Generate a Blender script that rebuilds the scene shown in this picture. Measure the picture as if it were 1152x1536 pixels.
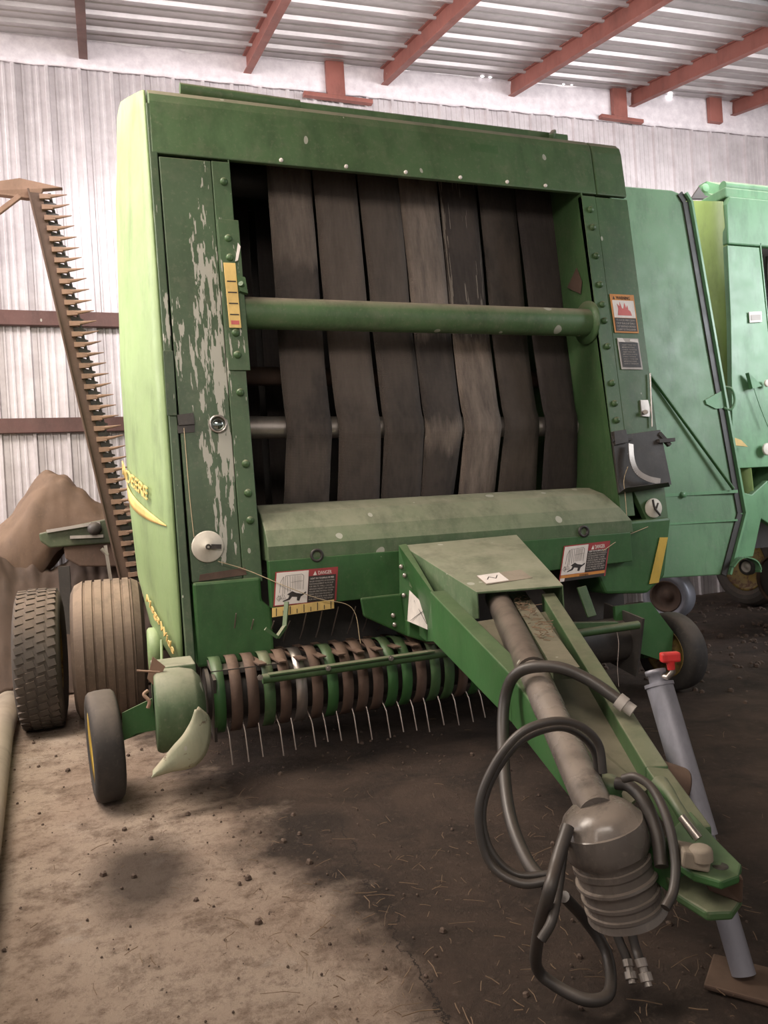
import bpy, bmesh, math, random
from mathutils import Vector, Matrix, noise
R = math.radians
PI = math.pi
scene = bpy.context.scene
for o in list(bpy.data.objects):
    bpy.data.objects.remove(o)
C = scene.collection

# ------------------------------------------------------------------ camera
cam_d = bpy.data.cameras.new('camera')
cam = bpy.data.objects.new('camera', cam_d); C.objects.link(cam)
CAM_H = 1.05; YAW = R(19.5); ROLL = R(3.5)
fwd = Vector((math.sin(YAW), math.cos(YAW), 0)); rt = Vector((math.cos(YAW), -math.sin(YAW), 0)); up = Vector((0, 0, 1))
ri = rt * math.cos(ROLL) - up * math.sin(ROLL)
ui = up * math.cos(ROLL) + rt * math.sin(ROLL)
cam.matrix_world = Matrix(((ri.x, ui.x, -fwd.x, 0), (ri.y, ui.y, -fwd.y, 0), (ri.z, ui.z, -fwd.z, CAM_H), (0, 0, 0, 1)))
cam_d.sensor_fit = 'VERTICAL'; cam_d.sensor_height = 36.0; cam_d.lens = 36.0 * 1154 / 1536
cam_d.clip_start = 0.05; cam_d.clip_end = 200
scene.camera = cam

# ------------------------------------------------------------------ world, lights, exposure
w = bpy.data.worlds.new('daylight'); scene.world = w; w.use_nodes = True
bg = w.node_tree.nodes['Background']; bg.inputs[0].default_value = (1.0, 0.90, 0.84, 1); bg.inputs[1].default_value = 0.36
def area(name, loc, target, sx, sy, power, col, spread=180):
    l = bpy.data.lights.new(name, 'AREA'); l.shape = 'RECTANGLE'; l.size = sx; l.size_y = sy
    l.energy = power; l.color = col; l.spread = R(spread)
    o = bpy.data.objects.new(name, l); C.objects.link(o); o.location = loc
    o.rotation_euler = (Vector(target) - Vector(loc)).to_track_quat('-Z', 'Y').to_euler()
    return o
area('skylight_left', (-1.3, 3.3, 3.9), (-0.2, 3.3, 0.0), 1.3, 2.0, 120, (1.0, 0.88, 0.76), 140)
area('open_front_daylight', (-0.6, -0.4, 3.4), (1.5, 3.7, 2.3), 2.2, 1.6, 62, (1.0, 0.90, 0.80), 110)
area('floor_fill', (-0.9, 1.5, 3.9), (-0.2, 1.6, 0.0), 1.6, 1.2, 60, (1.0, 0.88, 0.78), 120)  # added lamp, unseen, brightens the floor from overhead
area('left_wall_fill', (-4.3, 5.0, 3.6), (2.5, 6.5, 3.3), 1.6, 2.6, 175, (1.0, 0.93, 0.90), 120)  # added lamp out of view, rakes the back wall so its ribs show
area('open_right_daylight', (6.6, 1.2, 3.0), (4.6, 5.0, 2.0), 1.8, 1.8, 60, (0.92, 0.96, 1.0), 100)
area('wall_fill_strip', (3.4, 3.9, 4.05), (3.4, 6.4, 2.9), 7.5, 0.5, 135, (1.0, 0.93, 0.93), 150)  # unseen lamp strip added to brighten the back wall
vs = scene.view_settings; vs.view_transform = 'Standard'; vs.look = 'None'; vs.exposure = 0.25; vs.gamma = 1; vs.use_curve_mapping = False

# ------------------------------------------------------------------ materials
def newmat(name):
    m = bpy.data.materials.new(name); m.use_nodes = True
    nt = m.node_tree; b = nt.nodes['Principled BSDF']
    return m, nt, b
def N(nt, t, **kw):
    n = nt.nodes.new(t)
    for k, v in kw.items():
        if isinstance(k, str) and hasattr(n, k): setattr(n, k, v)
    return n
def coords(nt, scale=(1, 1, 1), rot=(0, 0, 0)):
    g = N(nt, 'ShaderNodeNewGeometry'); mp = N(nt, 'ShaderNodeMapping')
    mp.inputs['Scale'].default_value = scale; mp.inputs['Rotation'].default_value = rot
    nt.links.new(g.outputs['Position'], mp.inputs['Vector']); return mp.outputs[0]
def ntex(nt, vec, scale, detail=4, rough=0.55, dist=0):
    n = N(nt, 'ShaderNodeTexNoise'); n.inputs['Scale'].default_value = scale; n.inputs['Detail'].default_value = detail
    n.inputs['Roughness'].default_value = rough; n.inputs['Distortion'].default_value = dist
    nt.links.new(vec, n.inputs['Vector']); return n.outputs['Fac']
def ramp(nt, fac, stops):
    r = N(nt, 'ShaderNodeValToRGB'); e = r.color_ramp.elements
    while len(e) < len(stops): e.new(0.5)
    for el, (p, c) in zip(e, stops):
        el.position = p; el.color = (c, c, c, 1) if isinstance(c, (int, float)) else (*c, 1)
    nt.links.new(fac, r.inputs[0]); return r.outputs[0]
def mix(nt, fac, a, b, mode='MIX'):
    m = N(nt, 'ShaderNodeMix'); m.data_type = 'RGBA'; m.blend_type = mode
    for sock, v in ((m.inputs[0], fac), (m.inputs[6], a), (m.inputs[7], b)):
        if isinstance(v, (int, float)): sock.default_value = v
        elif isinstance(v, tuple): sock.default_value = (*v, 1)
        else: nt.links.new(v, sock)
    return m.outputs[2]
def math_(nt, op, a, b=0.0, c=None):
    m = N(nt, 'ShaderNodeMath'); m.operation = op
    for i, v in enumerate((a, b) if c is None else (a, b, c)):
        if isinstance(v, (int, float)): m.inputs[i].default_value = v
        else: nt.links.new(v, m.inputs[i])
    return m.outputs[0]
def bump(nt, b, h, strength=0.3, dist=0.01):
    bp = N(nt, 'ShaderNodeBump'); bp.inputs['Strength'].default_value = strength; bp.inputs['Distance'].default_value = dist
    nt.links.new(h, bp.inputs['Height']); nt.links.new(bp.outputs[0], b.inputs['Normal'])

def paint(name, base, dust=0.5, streak=0.0, spots=0.3, rough=0.42, dustcol=(0.30, 0.25, 0.19), scratch=False, metal=0.0, rust=0.0, grime=0.4):
    """old paint: worn patches, dust lying on upward faces, bird dropping spots and runs"""
    m, nt, b = newmat(name)
    v = coords(nt)
    col = mix(nt, ramp(nt, ntex(nt, v, 2.2, 5), [(0.35, 0.0), (0.7, 1.0)]), base, tuple(c * 1.35 + 0.012 for c in base))
    col = mix(nt, 0.16 * dust, col, dustcol)
    col = mix(nt, math_(nt, 'MULTIPLY', ramp(nt, ntex(nt, v, 9, 6, 0.7), [(0.5, 0.0), (0.8, 1.0)]), 0.35 * dust), col, dustcol)
    g = N(nt, 'ShaderNodeNewGeometry'); s = N(nt, 'ShaderNodeSeparateXYZ'); nt.links.new(g.outputs['Normal'], s.inputs[0])
    upf = ramp(nt, s.outputs['Z'], [(0.25, 0.0), (0.85, 1.0)])
    dn = ramp(nt, ntex(nt, v, 6, 6, 0.65), [(0.25, 0.55), (0.65, 1.0)])
    col = mix(nt, math_(nt, 'MULTIPLY', math_(nt, 'MULTIPLY', upf, dn), min(1, dust * 1.35)), col, dustcol)
    gr = ramp(nt, ntex(nt, coords(nt, (7, 7, 2.2)), 1.0, 8, 0.72), [(0.48, 0.0), (0.68, 1.0)])
    col = mix(nt, math_(nt, 'MULTIPLY', gr, grime), col, tuple(c * 0.28 + 0.008 for c in base))
    fine = ramp(nt, ntex(nt, v, 60, 3, 0.7), [(0.56, 0.0), (0.72, 1.0)])
    col = mix(nt, math_(nt, 'MULTIPLY', fine, 0.22 * min(1, dust * 1.6)), col, dustcol)
    if rust:
        col = mix(nt, math_(nt, 'MULTIPLY', ramp(nt, ntex(nt, v, 14, 6, 0.7), [(0.6 - rust * 0.25, 0.0), (0.66 - rust * 0.2, 1.0)]), 0.9), col, (0.10, 0.045, 0.028))
    if spots:
        vo = N(nt, 'ShaderNodeTexVoronoi'); vo.inputs['Scale'].default_value = 9; vo.inputs['Randomness'].default_value = 1
        nt.links.new(coords(nt, (1, 1, 0.55)), vo.inputs['Vector'])
        sz = math_(nt, 'MULTIPLY', ramp(nt, ntex(nt, v, 5, 2), [(0.45, 0.0), (0.75, 1.0)]), 0.42 * spots + 0.03)
        sp = math_(nt, 'LESS_THAN', vo.outputs['Distance'], sz)
        col = mix(nt, math_(nt, 'MULTIPLY', sp, 0.75), col, (0.48, 0.47, 0.40))
    if streak:
        vs_ = coords(nt, (50, 50, 5.5))
        a = ntex(nt, vs_, 1.0, 3, 0.6)
        zsep = N(nt, 'ShaderNodeSeparateXYZ'); nt.links.new(g.outputs['Position'], zsep.inputs[0])
        band = ramp(nt, ntex(nt, coords(nt, (5, 5, 0.8)), 1.0, 2), [(0.38, 0.0), (0.62, 1.0)])
        zlo = ramp(nt, math_(nt, 'DIVIDE', zsep.outputs['Z'], 3.2), [(0.24, 0.0), (0.29, 1.0), (0.72, 0.9), (0.95, 0.1)])
        thr = math_(nt, 'SUBTRACT', 0.76, math_(nt, 'MULTIPLY', math_(nt, 'MULTIPLY', band, zlo), 0.19 * streak))
        st = math_(nt, 'GREATER_THAN', a, thr)
        col = mix(nt, math_(nt, 'MULTIPLY', st, 0.68), col, (0.56, 0.53, 0.47))
    nt.links.new(col, b.inputs['Base Color'])
    b.inputs['Metallic'].default_value = metal
    rr = math_(nt, 'ADD', math_(nt, 'MULTIPLY', ntex(nt, v, 7, 5), 0.3), rough - 0.1)
    nt.links.new(rr, b.inputs['Roughness'])
    bump(nt, b, ntex(nt, v, 40, 4), 0.12, 0.004)
    return m
GREEN = (0.030, 0.092, 0.026)
M = {}
M['green'] = paint('green_paint', GREEN, 0.45, 0, 0.25)
M['green_clean'] = paint('green_paint_clean', (0.020, 0.092, 0.020), 0.2, 0, 0.05)
M['green_streaked'] = paint('green_paint_streaked', (0.030, 0.072, 0.030), 0.5, 1.75, 0.15)
M['green_flange'] = paint('green_paint_flange', (0.032, 0.080, 0.030), 0.45, 0.85, 0.2)
M['green_spotted'] = paint('green_paint_spotted', (0.034, 0.098, 0.030), 0.75, 0, 0.75)
M['green_dusty'] = paint('green_paint_dusty', (0.045, 0.100, 0.036), 0.85, 0, 0.7, 0.6, (0.30, 0.29, 0.21))
M['green_lit'] = paint('green_paint_lit', (0.20, 0.29, 0.12), 0.35, 0, 0.05, 0.5, (0.42, 0.46, 0.30))  # paler green carries the light falling on the side sheet in its colour
M['green_olive'] = paint('green_paint_olive', (0.035, 0.055, 0.022), 0.5, 0, 0.3)
M['mint'] = paint('green_paint_neighbour', (0.11, 0.26, 0.125), 0.25, 0, 0.0, 0.35, (0.3, 0.35, 0.28))
M['mint_dusty'] = paint('green_paint_neighbour_dusty', (0.10, 0.27, 0.13), 0.7, 0, 0.1, 0.45, (0.33, 0.34, 0.24))
M['mint_door'] = paint('green_paint_door', (0.085, 0.20, 0.090), 0.7, 0, 0.0, 0.45, (0.25, 0.27, 0.22))
M['lime'] = paint('green_paint_neighbour_side', (0.17, 0.25, 0.07), 0.1, 0, 0.0, 0.4, (0.3, 0.3, 0.1))
M['yellow'] = paint('yellow_paint', (0.52, 0.34, 0.04), 0.4, 0, 0.0, 0.5)
M['yellow_dim'] = paint('yellow_paint_old', (0.20, 0.13, 0.02), 0.4, 0, 0.0, 0.6, rust=0.4)
M['primer'] = paint('red_primer', (0.23, 0.075, 0.058), 0.25, 0, 0.12, 0.55, (0.30, 0.2, 0.17))
M['primer_dark'] = paint('brown_primer', (0.10, 0.042, 0.035), 0.25, 0, 0.1, 0.6)
M['rust'] = paint('rusty_iron', (0.070, 0.040, 0.028), 0.5, 0, 0.05, 0.75, (0.20, 0.13, 0.09))
M['rust_light'] = paint('rusty_dusty_iron', (0.21, 0.125, 0.085), 0.7, 0, 0.0, 0.8, (0.36, 0.25, 0.18))
M['steel'] = paint('worn_steel', (0.42, 0.38, 0.35), 0.25, 0, 0.0, 0.30, metal=0.85)
M['wire'] = paint('tine_wire', (0.30, 0.25, 0.22), 0.0, 0, 0.0, 0.3, metal=0.7)
M['galv'] = paint('galvanised_tube', (0.27, 0.27, 0.31), 0.15, 0, 0.0, 0.45, metal=0.5)
M['black'] = paint('black_plastic', (0.018, 0.016, 0.015), 0.15, 0, 0.0, 0.45)
M['black_iron'] = paint('black_iron', (0.028, 0.024, 0.023), 0.25, 0, 0.1, 0.5)
M['rubber'] = paint('tyre_rubber', (0.045, 0.040, 0.036), 0.85, 0, 0.0, 0.8, (0.17, 0.125, 0.095))
M['rubber_dusty'] = paint('dusty_tyre_rubber', (0.085, 0.060, 0.045), 0.8, 0, 0.1, 0.85, (0.30, 0.22, 0.16))
M['rubber_black'] = paint('black_tyre_rubber', (0.018, 0.017, 0.017), 0.45, 0, 0.0, 0.75, (0.19, 0.15, 0.12))
M['hose'] = paint('hose_rubber', (0.030, 0.027, 0.025), 0.35, 0, 0.0, 0.4, (0.13, 0.10, 0.08))
M['white'] = paint('white_plastic', (0.62, 0.58, 0.50), 0.2, 0, 0.0, 0.45, grime=0.25)
M['sign_white'] = paint('sign_white', (0.72, 0.66, 0.62), 0.1, 0, 0.0, 0.5)
M['sign_red'] = paint('sign_red', (0.30, 0.03, 0.035), 0.1, 0, 0.0, 0.5)
M['sign_black'] = paint('sign_black', (0.022, 0.017, 0.016), 0.1, 0, 0.0, 0.5)
M['sign_grey'] = paint('sign_grey_lettering', (0.40, 0.36, 0.33), 0.1, 0, 0.0, 0.5)
M['sign_yellow'] = paint('sign_yellow', (0.72, 0.50, 0.17), 0.25, 0, 0.0, 0.5)
M['sign_orange'] = paint('sign_orange', (0.55, 0.22, 0.045), 0.1, 0, 0.0, 0.5)
M['sign_pink'] = paint('sign_flame_red', (0.55, 0.12, 0.11), 0.1, 0, 0.0, 0.5)
M['red'] = paint('red_plastic', (0.62, 0.03, 0.03), 0.1, 0, 0.0, 0.35)
M['pale_flap'] = paint('pale_green_flap', (0.36, 0.39, 0.27), 0.8, 0, 0.2, 0.6, (0.40, 0.32, 0.23), rust=0.05)
M['twine'] = paint('twine', (0.42, 0.33, 0.21), 0.1, 0, 0.0, 0.8)
M['straw'] = paint('straw_stalks', (0.16, 0.10, 0.058), 0.1, 0, 0.0, 0.8)
M['pto_dark'] = paint('worn_shaft_guard', (0.050, 0.042, 0.038), 0.45, 0, 0.5, 0.3, (0.26, 0.20, 0.16), grime=0.6)
M['pto'] = paint('pto_guard_plastic', (0.105, 0.092, 0.085), 0.55, 0, 0.8, 0.22, (0.30, 0.245, 0.20), grime=0.85)
M['galvanised_pipe'] = paint('grey_pipe', (0.24, 0.20, 0.155), 0.4, 0, 0.0, 0.7)

def belt_mat(name, base, dusty, pat, seed, zr=()):
    m, nt, b = newmat(name)
    v = coords(nt); 
    vv = coords(nt, (60, 60, 4)); 
    col = mix(nt, ramp(nt, ntex(nt, vv, 1, 4), [(0.3, 0.0), (0.75, 1.0)]), base, tuple(c * 1.7 for c in base))
    off = N(nt, 'ShaderNodeMapping'); off.inputs['Location'].default_value = (seed * 3.1, 0, seed * 1.7); off.inputs['Scale'].default_value = (3, 1, 1.5)
    g = N(nt, 'ShaderNodeNewGeometry'); nt.links.new(g.outputs['Position'], off.inputs['Vector'])
    p = ramp(nt, ntex(nt, off.outputs[0], 1.3, 7, 0.65), [(0.5 - pat * 0.3, 0.0), (0.62 - pat * 0.25, 1.0)])
    zs = N(nt, 'ShaderNodeSeparateXYZ'); nt.links.new(g.outputs['Position'], zs.inputs[0])
    zj = math_(nt, 'ADD', zs.outputs['Z'], math_(nt, 'MULTIPLY', math_(nt, 'SUBTRACT', ntex(nt, coords(nt, (14, 3, 2)), 1, 5, 0.7), 0.5), 0.35))
    for (za, zb_, k_) in zr:
        up_ = ramp(nt, math_(nt, 'SUBTRACT', zj, za - .5), [(.46, 0.0), (.54, 1.0)]); dn_ = ramp(nt, math_(nt, 'SUBTRACT', zb_ + .5, zj), [(.46, 0.0), (.54, 1.0)])
        f_ = math_(nt, 'MULTIPLY', math_(nt, 'MULTIPLY', up_, dn_), ramp(nt, ntex(nt, coords(nt, (22, 9, 3)), 1, 6, 0.75), [(.3, 0.25 * k_), (.65, k_)]))
        col = mix(nt, f_, col, (0.36, 0.285, 0.235))
    col = mix(nt, math_(nt, 'MULTIPLY', p, dusty), col, (0.17, 0.130, 0.105))
    if name == 'belt_pale':
        dr = math_(nt, 'GREATER_THAN', ntex(nt, coords(nt, (45, 10, 1.6)), 1.0, 3, 0.6), 0.60)
        dr = math_(nt, 'MULTIPLY', dr, math_(nt, 'GREATER_THAN', zj, 2.0))
        col = mix(nt, math_(nt, 'MULTIPLY', dr, 0.6), col, (0.42, 0.36, 0.30))
    wv = N(nt, 'ShaderNodeTexWave'); wv.bands_direction = 'Z'; wv.inputs['Scale'].default_value = 42; wv.inputs['Distortion'].default_value = 0.6
    nt.links.new(v, wv.inputs['Vector'])
    wx = N(nt, 'ShaderNodeTexWave'); wx.bands_direction = 'X'; wx.inputs['Scale'].default_value = 42; nt.links.new(v, wx.inputs['Vector'])
    h = math_(nt, 'ADD', wv.outputs['Fac'], wx.outputs['Fac'])
    col = mix(nt, math_(nt, 'MULTIPLY', h, 0.30), col, (0.010, 0.008, 0.007))
    nt.links.new(col, b.inputs['Base Color']); b.inputs['Roughness'].default_value = 0.8
    bump(nt, b, h, 0.35, 0.003)
    return m

def ground_mat():
    m, nt, b = newmat('floor_slab_and_dirt')
    v = coords(nt)
    s = N(nt, 'ShaderNodeSeparateXYZ'); nt.links.new(v, s.inputs[0])
    conc = mix(nt, ramp(nt, ntex(nt, v, 1.6, 8, 0.6, 0.6), [(0.3, 0.0), (0.7, 1.0)]), (0.38, 0.27, 0.20), (0.58, 0.46, 0.365))
    conc = mix(nt, ramp(nt, ntex(nt, v, 5.5, 10, 0.78, 0.15), [(0.50, 0.0), (0.66, 0.85)]), conc, (0.13, 0.078, 0.048))
    conc = mix(nt, ramp(nt, ntex(nt, v, 15, 10, 0.85, 0.0), [(0.50, 0.0), (0.64, 0.7)]), conc, (0.16, 0.10, 0.066))
    conc = mix(nt, ramp(nt, ntex(nt, v, 34, 4, 0.7), [(0.64, 0.0), (0.70, 0.75)]), conc, (0.065, 0.038, 0.024))
    conc = mix(nt, ramp(nt, ntex(nt, v, 3.1, 9, 0.7, 0.3), [(0.60, 0.0), (0.72, 0.6)]), conc, (0.62, 0.53, 0.46))
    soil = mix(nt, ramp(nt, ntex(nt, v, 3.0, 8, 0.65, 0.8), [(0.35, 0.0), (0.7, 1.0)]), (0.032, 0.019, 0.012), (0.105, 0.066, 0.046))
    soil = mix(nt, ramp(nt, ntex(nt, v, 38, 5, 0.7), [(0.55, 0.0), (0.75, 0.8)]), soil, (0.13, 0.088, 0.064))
    # soil lies right of a wandering edge, with a dark spot left of it
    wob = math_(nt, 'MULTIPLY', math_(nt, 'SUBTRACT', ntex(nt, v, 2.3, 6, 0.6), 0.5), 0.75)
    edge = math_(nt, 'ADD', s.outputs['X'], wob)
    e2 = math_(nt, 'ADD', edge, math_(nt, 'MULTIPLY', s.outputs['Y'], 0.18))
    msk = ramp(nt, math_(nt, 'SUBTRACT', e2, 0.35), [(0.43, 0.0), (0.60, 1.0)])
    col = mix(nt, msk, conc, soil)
    # dark soft-edged spot on the slab
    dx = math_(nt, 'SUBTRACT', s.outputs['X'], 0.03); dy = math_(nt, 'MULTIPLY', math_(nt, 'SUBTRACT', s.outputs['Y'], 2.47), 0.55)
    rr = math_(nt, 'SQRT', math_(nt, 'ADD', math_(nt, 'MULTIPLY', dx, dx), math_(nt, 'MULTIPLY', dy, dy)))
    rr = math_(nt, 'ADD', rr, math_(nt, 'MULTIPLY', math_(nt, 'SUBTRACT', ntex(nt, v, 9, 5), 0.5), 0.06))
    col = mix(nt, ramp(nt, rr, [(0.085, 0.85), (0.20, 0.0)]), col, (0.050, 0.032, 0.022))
    # shrinkage crack in the slab
    wv = math_(nt, 'MULTIPLY', math_(nt, 'SUBTRACT', ntex(nt, v, 6, 6, 0.7), 0.5), 0.22)
    cx = math_(nt, 'SUBTRACT', math_(nt, 'ADD', s.outputs['X'], wv), math_(nt, 'ADD', 0.46, math_(nt, 'MULTIPLY', s.outputs['Y'], 0.085)))
    ck = math_(nt, 'LESS_THAN', math_(nt, 'ABSOLUTE', cx), 0.0035)
    ck = math_(nt, 'MULTIPLY', ck, math_(nt, 'LESS_THAN', s.outputs['Y'], 2.6))
    col = mix(nt, math_(nt, 'MULTIPLY', ck, 0.9), col, (0.03, 0.018, 0.012))
    nt.links.new(col, b.inputs['Base Color']); b.inputs['Roughness'].default_value = 0.88
    h = math_(nt, 'ADD', ntex(nt, v, 12, 8, 0.65), math_(nt, 'MULTIPLY', ntex(nt, v, 70, 6, 0.8), 0.8))
    bump(nt, b, h, 0.9, 0.03)
    return m

def galv_sheet(name, a, b_, rough=0.5, sc=6, metal=0.3):
    m, nt, b = newmat(name); v = coords(nt)
    col = mix(nt, ramp(nt, ntex(nt, v, sc, 7, 0.7), [(0.3, 0.0), (0.7, 1.0)]), a, b_)
    nt.links.new(col, b.inputs['Base Color']); b.inputs['Roughness'].default_value = rough; b.inputs['Metallic'].default_value = metal
    bump(nt, b, ntex(nt, v, 30, 4), 0.2, 0.004)
    return m
M['wall'] = galv_sheet('galvanised_wall_sheet', (0.50, 0.46, 0.47), (0.68, 0.64, 0.65), 0.42)
M['roof'] = galv_sheet('galvanised_roof_sheet', (0.36, 0.335, 0.335), (0.48, 0.445, 0.445), 0.36)
M['foam'] = galv_sheet('white_sprayed_band', (0.60, 0.55, 0.58), (0.82, 0.77, 0.79), 0.6, 14, 0.0)
M['tarp'] = paint('brown_tarpaulin', (0.115, 0.070, 0.045), 0.5, 0, 0.0, 0.75, (0.27, 0.18, 0.12))
M['tarp_dark'] = paint('dark_brown_cover', (0.075, 0.048, 0.034), 0.4, 0, 0.0, 0.8, (0.13, 0.09, 0.07))

# ------------------------------------------------------------------ builders
def V(*a): return Vector(a)
class MB:
    def __init__(s): s.v = []; s.f = []; s.sm = []
    def add(s, vs, fs, smooth=False):
        n = len(s.v); s.v += [tuple(p) for p in vs]; s.f += [tuple(i + n for i in f) for f in fs]; s.sm += [smooth] * len(fs); return s
    def box(s, lo, hi):
        x0, y0, z0 = lo; x1, y1, z1 = hi
        return s.hexa([(x0, y0, z0), (x1, y0, z0), (x1, y1, z0), (x0, y1, z0), (x0, y0, z1), (x1, y0, z1), (x1, y1, z1), (x0, y1, z1)])
    def hexa(s, p):
        return s.add(p, [(3, 2, 1, 0), (4, 5, 6, 7), (0, 1, 5, 4), (1, 2, 6, 5), (2, 3, 7, 6), (3, 0, 4, 7)])
    def bar(s, a, b, w, h, upv=(0, 0, 1)):
        a = Vector(a); b = Vector(b); d = (b - a).normalized(); u = Vector(upv)
        sx = d.cross(u).normalized(); u = sx.cross(d).normalized()
        p = []
        for q in (a, b):
            p += [q - sx * w / 2 - u * h / 2, q + sx * w / 2 - u * h / 2, q + sx * w / 2 + u * h / 2, q - sx * w / 2 + u * h / 2]
        return s.add(p, [(0, 1, 2, 3), (7, 6, 5, 4), (0, 4, 5, 1), (1, 5, 6, 2), (2, 6, 7, 3), (3, 7, 4, 0)])
    def prism(s, poly, off):
        """poly: 3D points of a planar outline, off: extrusion vector"""
        n = len(poly); o = Vector(off); a = [Vector(p) for p in poly]
        fs = [tuple(range(n - 1, -1, -1)), tuple(range(n, 2 * n))] + [(i, (i + 1) % n, n + (i + 1) % n, n + i) for i in range(n)]
        return s.add(a + [p + o for p in a], fs)
    def tube(s, pts, r, seg=12, caps=True, closed=False):
        pts = [Vector(p) for p in pts]; n = len(pts); rr = r if isinstance(r, (list, tuple)) else [r] * n
        vs = []; pu = None
        for i, p in enumerate(pts):
            d = (pts[min(i + 1, n - 1)] - pts[max(i - 1, 0)]).normalized()
            if pu is None: pu = d.orthogonal().normalized()
            pu = (pu - d * pu.dot(d)).normalized(); q = d.cross(pu)
            for k in range(seg):
                a = 2 * PI * k / seg; vs.append(p + (pu * math.cos(a) + q * math.sin(a)) * rr[i])
        fs = [(i * seg + k, i * seg + (k + 1) % seg, (i + 1) * seg + (k + 1) % seg, (i + 1) * seg + k) for i in range(n - 1) for k in range(seg)]
        s.add(vs, fs, True)
        if caps:
            s.add(vs[:seg], [tuple(range(seg - 1, -1, -1))]); s.add(vs[-seg:], [tuple(range(seg))])
        return s
    def lathe(s, base, axis, prof, seg=32, smooth=True):
        """prof: (distance along axis, radius) pairs"""
        base = Vector(base); d = Vector(axis).normalized(); u = d.orthogonal().normalized(); q = d.cross(u)
        vs = []
        for (t, r) in prof:
            for k in range(seg):
                a = 2 * PI * k / seg; vs.append(base + d * t + (u * math.cos(a) + q * math.sin(a)) * max(r, 1e-4))
        fs = [(i * seg + k, i * seg + (k + 1) % seg, (i + 1) * seg + (k + 1) % seg, (i + 1) * seg + k) for i in range(len(prof) - 1) for k in range(seg)]
        return s.add(vs, fs, smooth)
    def grid(s, fn, nu, nv, smooth=True):
        vs = [fn(i / nu, j / nv) for i in range(nu + 1) for j in range(nv + 1)]
        fs = [(i * (nv + 1) + j, (i + 1) * (nv + 1) + j, (i + 1) * (nv + 1) + j + 1, i * (nv + 1) + j + 1) for i in range(nu) for j in range(nv)]
        return s.add(vs, fs, smooth)
    def build(s, name, mat, parent=None, bevel=0, solid=0):
        me = bpy.data.meshes.new(name); me.from_pydata(s.v, [], s.f)
        me.polygons.foreach_set('use_smooth', s.sm); me.update()
        bm = bmesh.new(); bm.from_mesh(me); bmesh.ops.recalc_face_normals(bm, faces=bm.faces); bm.to_mesh(me); bm.free()
        o = bpy.data.objects.new(name, me); C.objects.link(o)
        mats = mat if isinstance(mat, (list, tuple)) else [mat]
        for m in mats: me.materials.append(m)
        if parent is not None:
            off = Vector((0, 0, 0)); p = parent
            while p is not None: off += p.location; p = p.parent
            me.transform(Matrix.Translation(-off)); o.parent = parent
        else:
            # top-level mesh: put its origin at its base
            xs = [v.co for v in me.vertices]
            c = Vector((sum(v.x for v in xs) / len(xs), sum(v.y for v in xs) / len(xs), min(v.z for v in xs)))
            me.transform(Matrix.Translation(-c)); o.location = c
        if solid:
            md = o.modifiers.new('thickness', 'SOLIDIFY'); md.thickness = solid; md.offset = 0
        if bevel:
            md = o.modifiers.new('bevel', 'BEVEL'); md.width = bevel; md.segments = 2; md.limit_method = 'ANGLE'; md.angle_limit = R(35)
        return o
def thing(name, loc, label, cat, group=None):
    o = bpy.data.objects.new(name, None); C.objects.link(o); o.location = loc; o.empty_display_size = 0.2
    return tag(o, label, cat, group)
def tag(o, label, cat, group=None, kind=None):
    o['label'] = label; o['category'] = cat
    if group: o['group'] = group
    if kind: o['kind'] = kind
    return o
def struct(o, label=None):
    o['kind'] = 'structure'
    if label: o['label'] = label
    return o
def smooth_path(pts, n=8):
    pts = [Vector(p) for p in pts]; out = []
    q = [pts[0] * 2 - pts[1]] + pts + [pts[-1] * 2 - pts[-2]]
    for i in range(1, len(q) - 2):
        for k in range(n):
            t = k / n; a, b, c, d = q[i - 1], q[i], q[i + 1], q[i + 2]
            out.append(0.5 * ((2 * b) + (c - a) * t + (2 * a - 5 * b + 4 * c - d) * t * t + (3 * b - 3 * c + d - a) * t ** 3))
    out.append(pts[-1]); return out
def text_mesh(body, size, origin, ux, uy, parent, mat, name='lettering', depth=0.0006, width=None):
    """lettering lying in the plane spanned by ux (reading direction) and uy"""
    cu = bpy.data.curves.new(name, 'FONT'); cu.body = body; cu.size = size; cu.extrude = depth
    tmp = bpy.data.objects.new(name, cu); C.objects.link(tmp)
    dg = bpy.context.evaluated_depsgraph_get(); dg.update()
    me = bpy.data.meshes.new_from_object(tmp.evaluated_get(dg)); bpy.data.objects.remove(tmp)
    ux = Vector(ux).normalized(); uy = Vector(uy); uy = (uy - ux * uy.dot(ux)).normalized(); uz = ux.cross(uy)
    if width and len(me.vertices):
        w0 = max(v.co.x for v in me.vertices); k = width / w0
        for v in me.vertices: v.co.x *= k
    o_ = Vector(origin)
    me.transform(Matrix(((ux.x, uy.x, uz.x, o_.x), (ux.y, uy.y, uz.y, o_.y), (ux.z, uy.z, uz.z, o_.z), (0, 0, 0, 1))))
    me.materials.clear(); me.materials.append(mat); me.name = name
    o = bpy.data.objects.new(name, me); C.objects.link(o)
    off = Vector((0, 0, 0)); p = parent
    while p is not None: off += p.location; p = p.parent
    me.transform(Matrix.Translation(-off)); o.parent = parent
    return o
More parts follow.
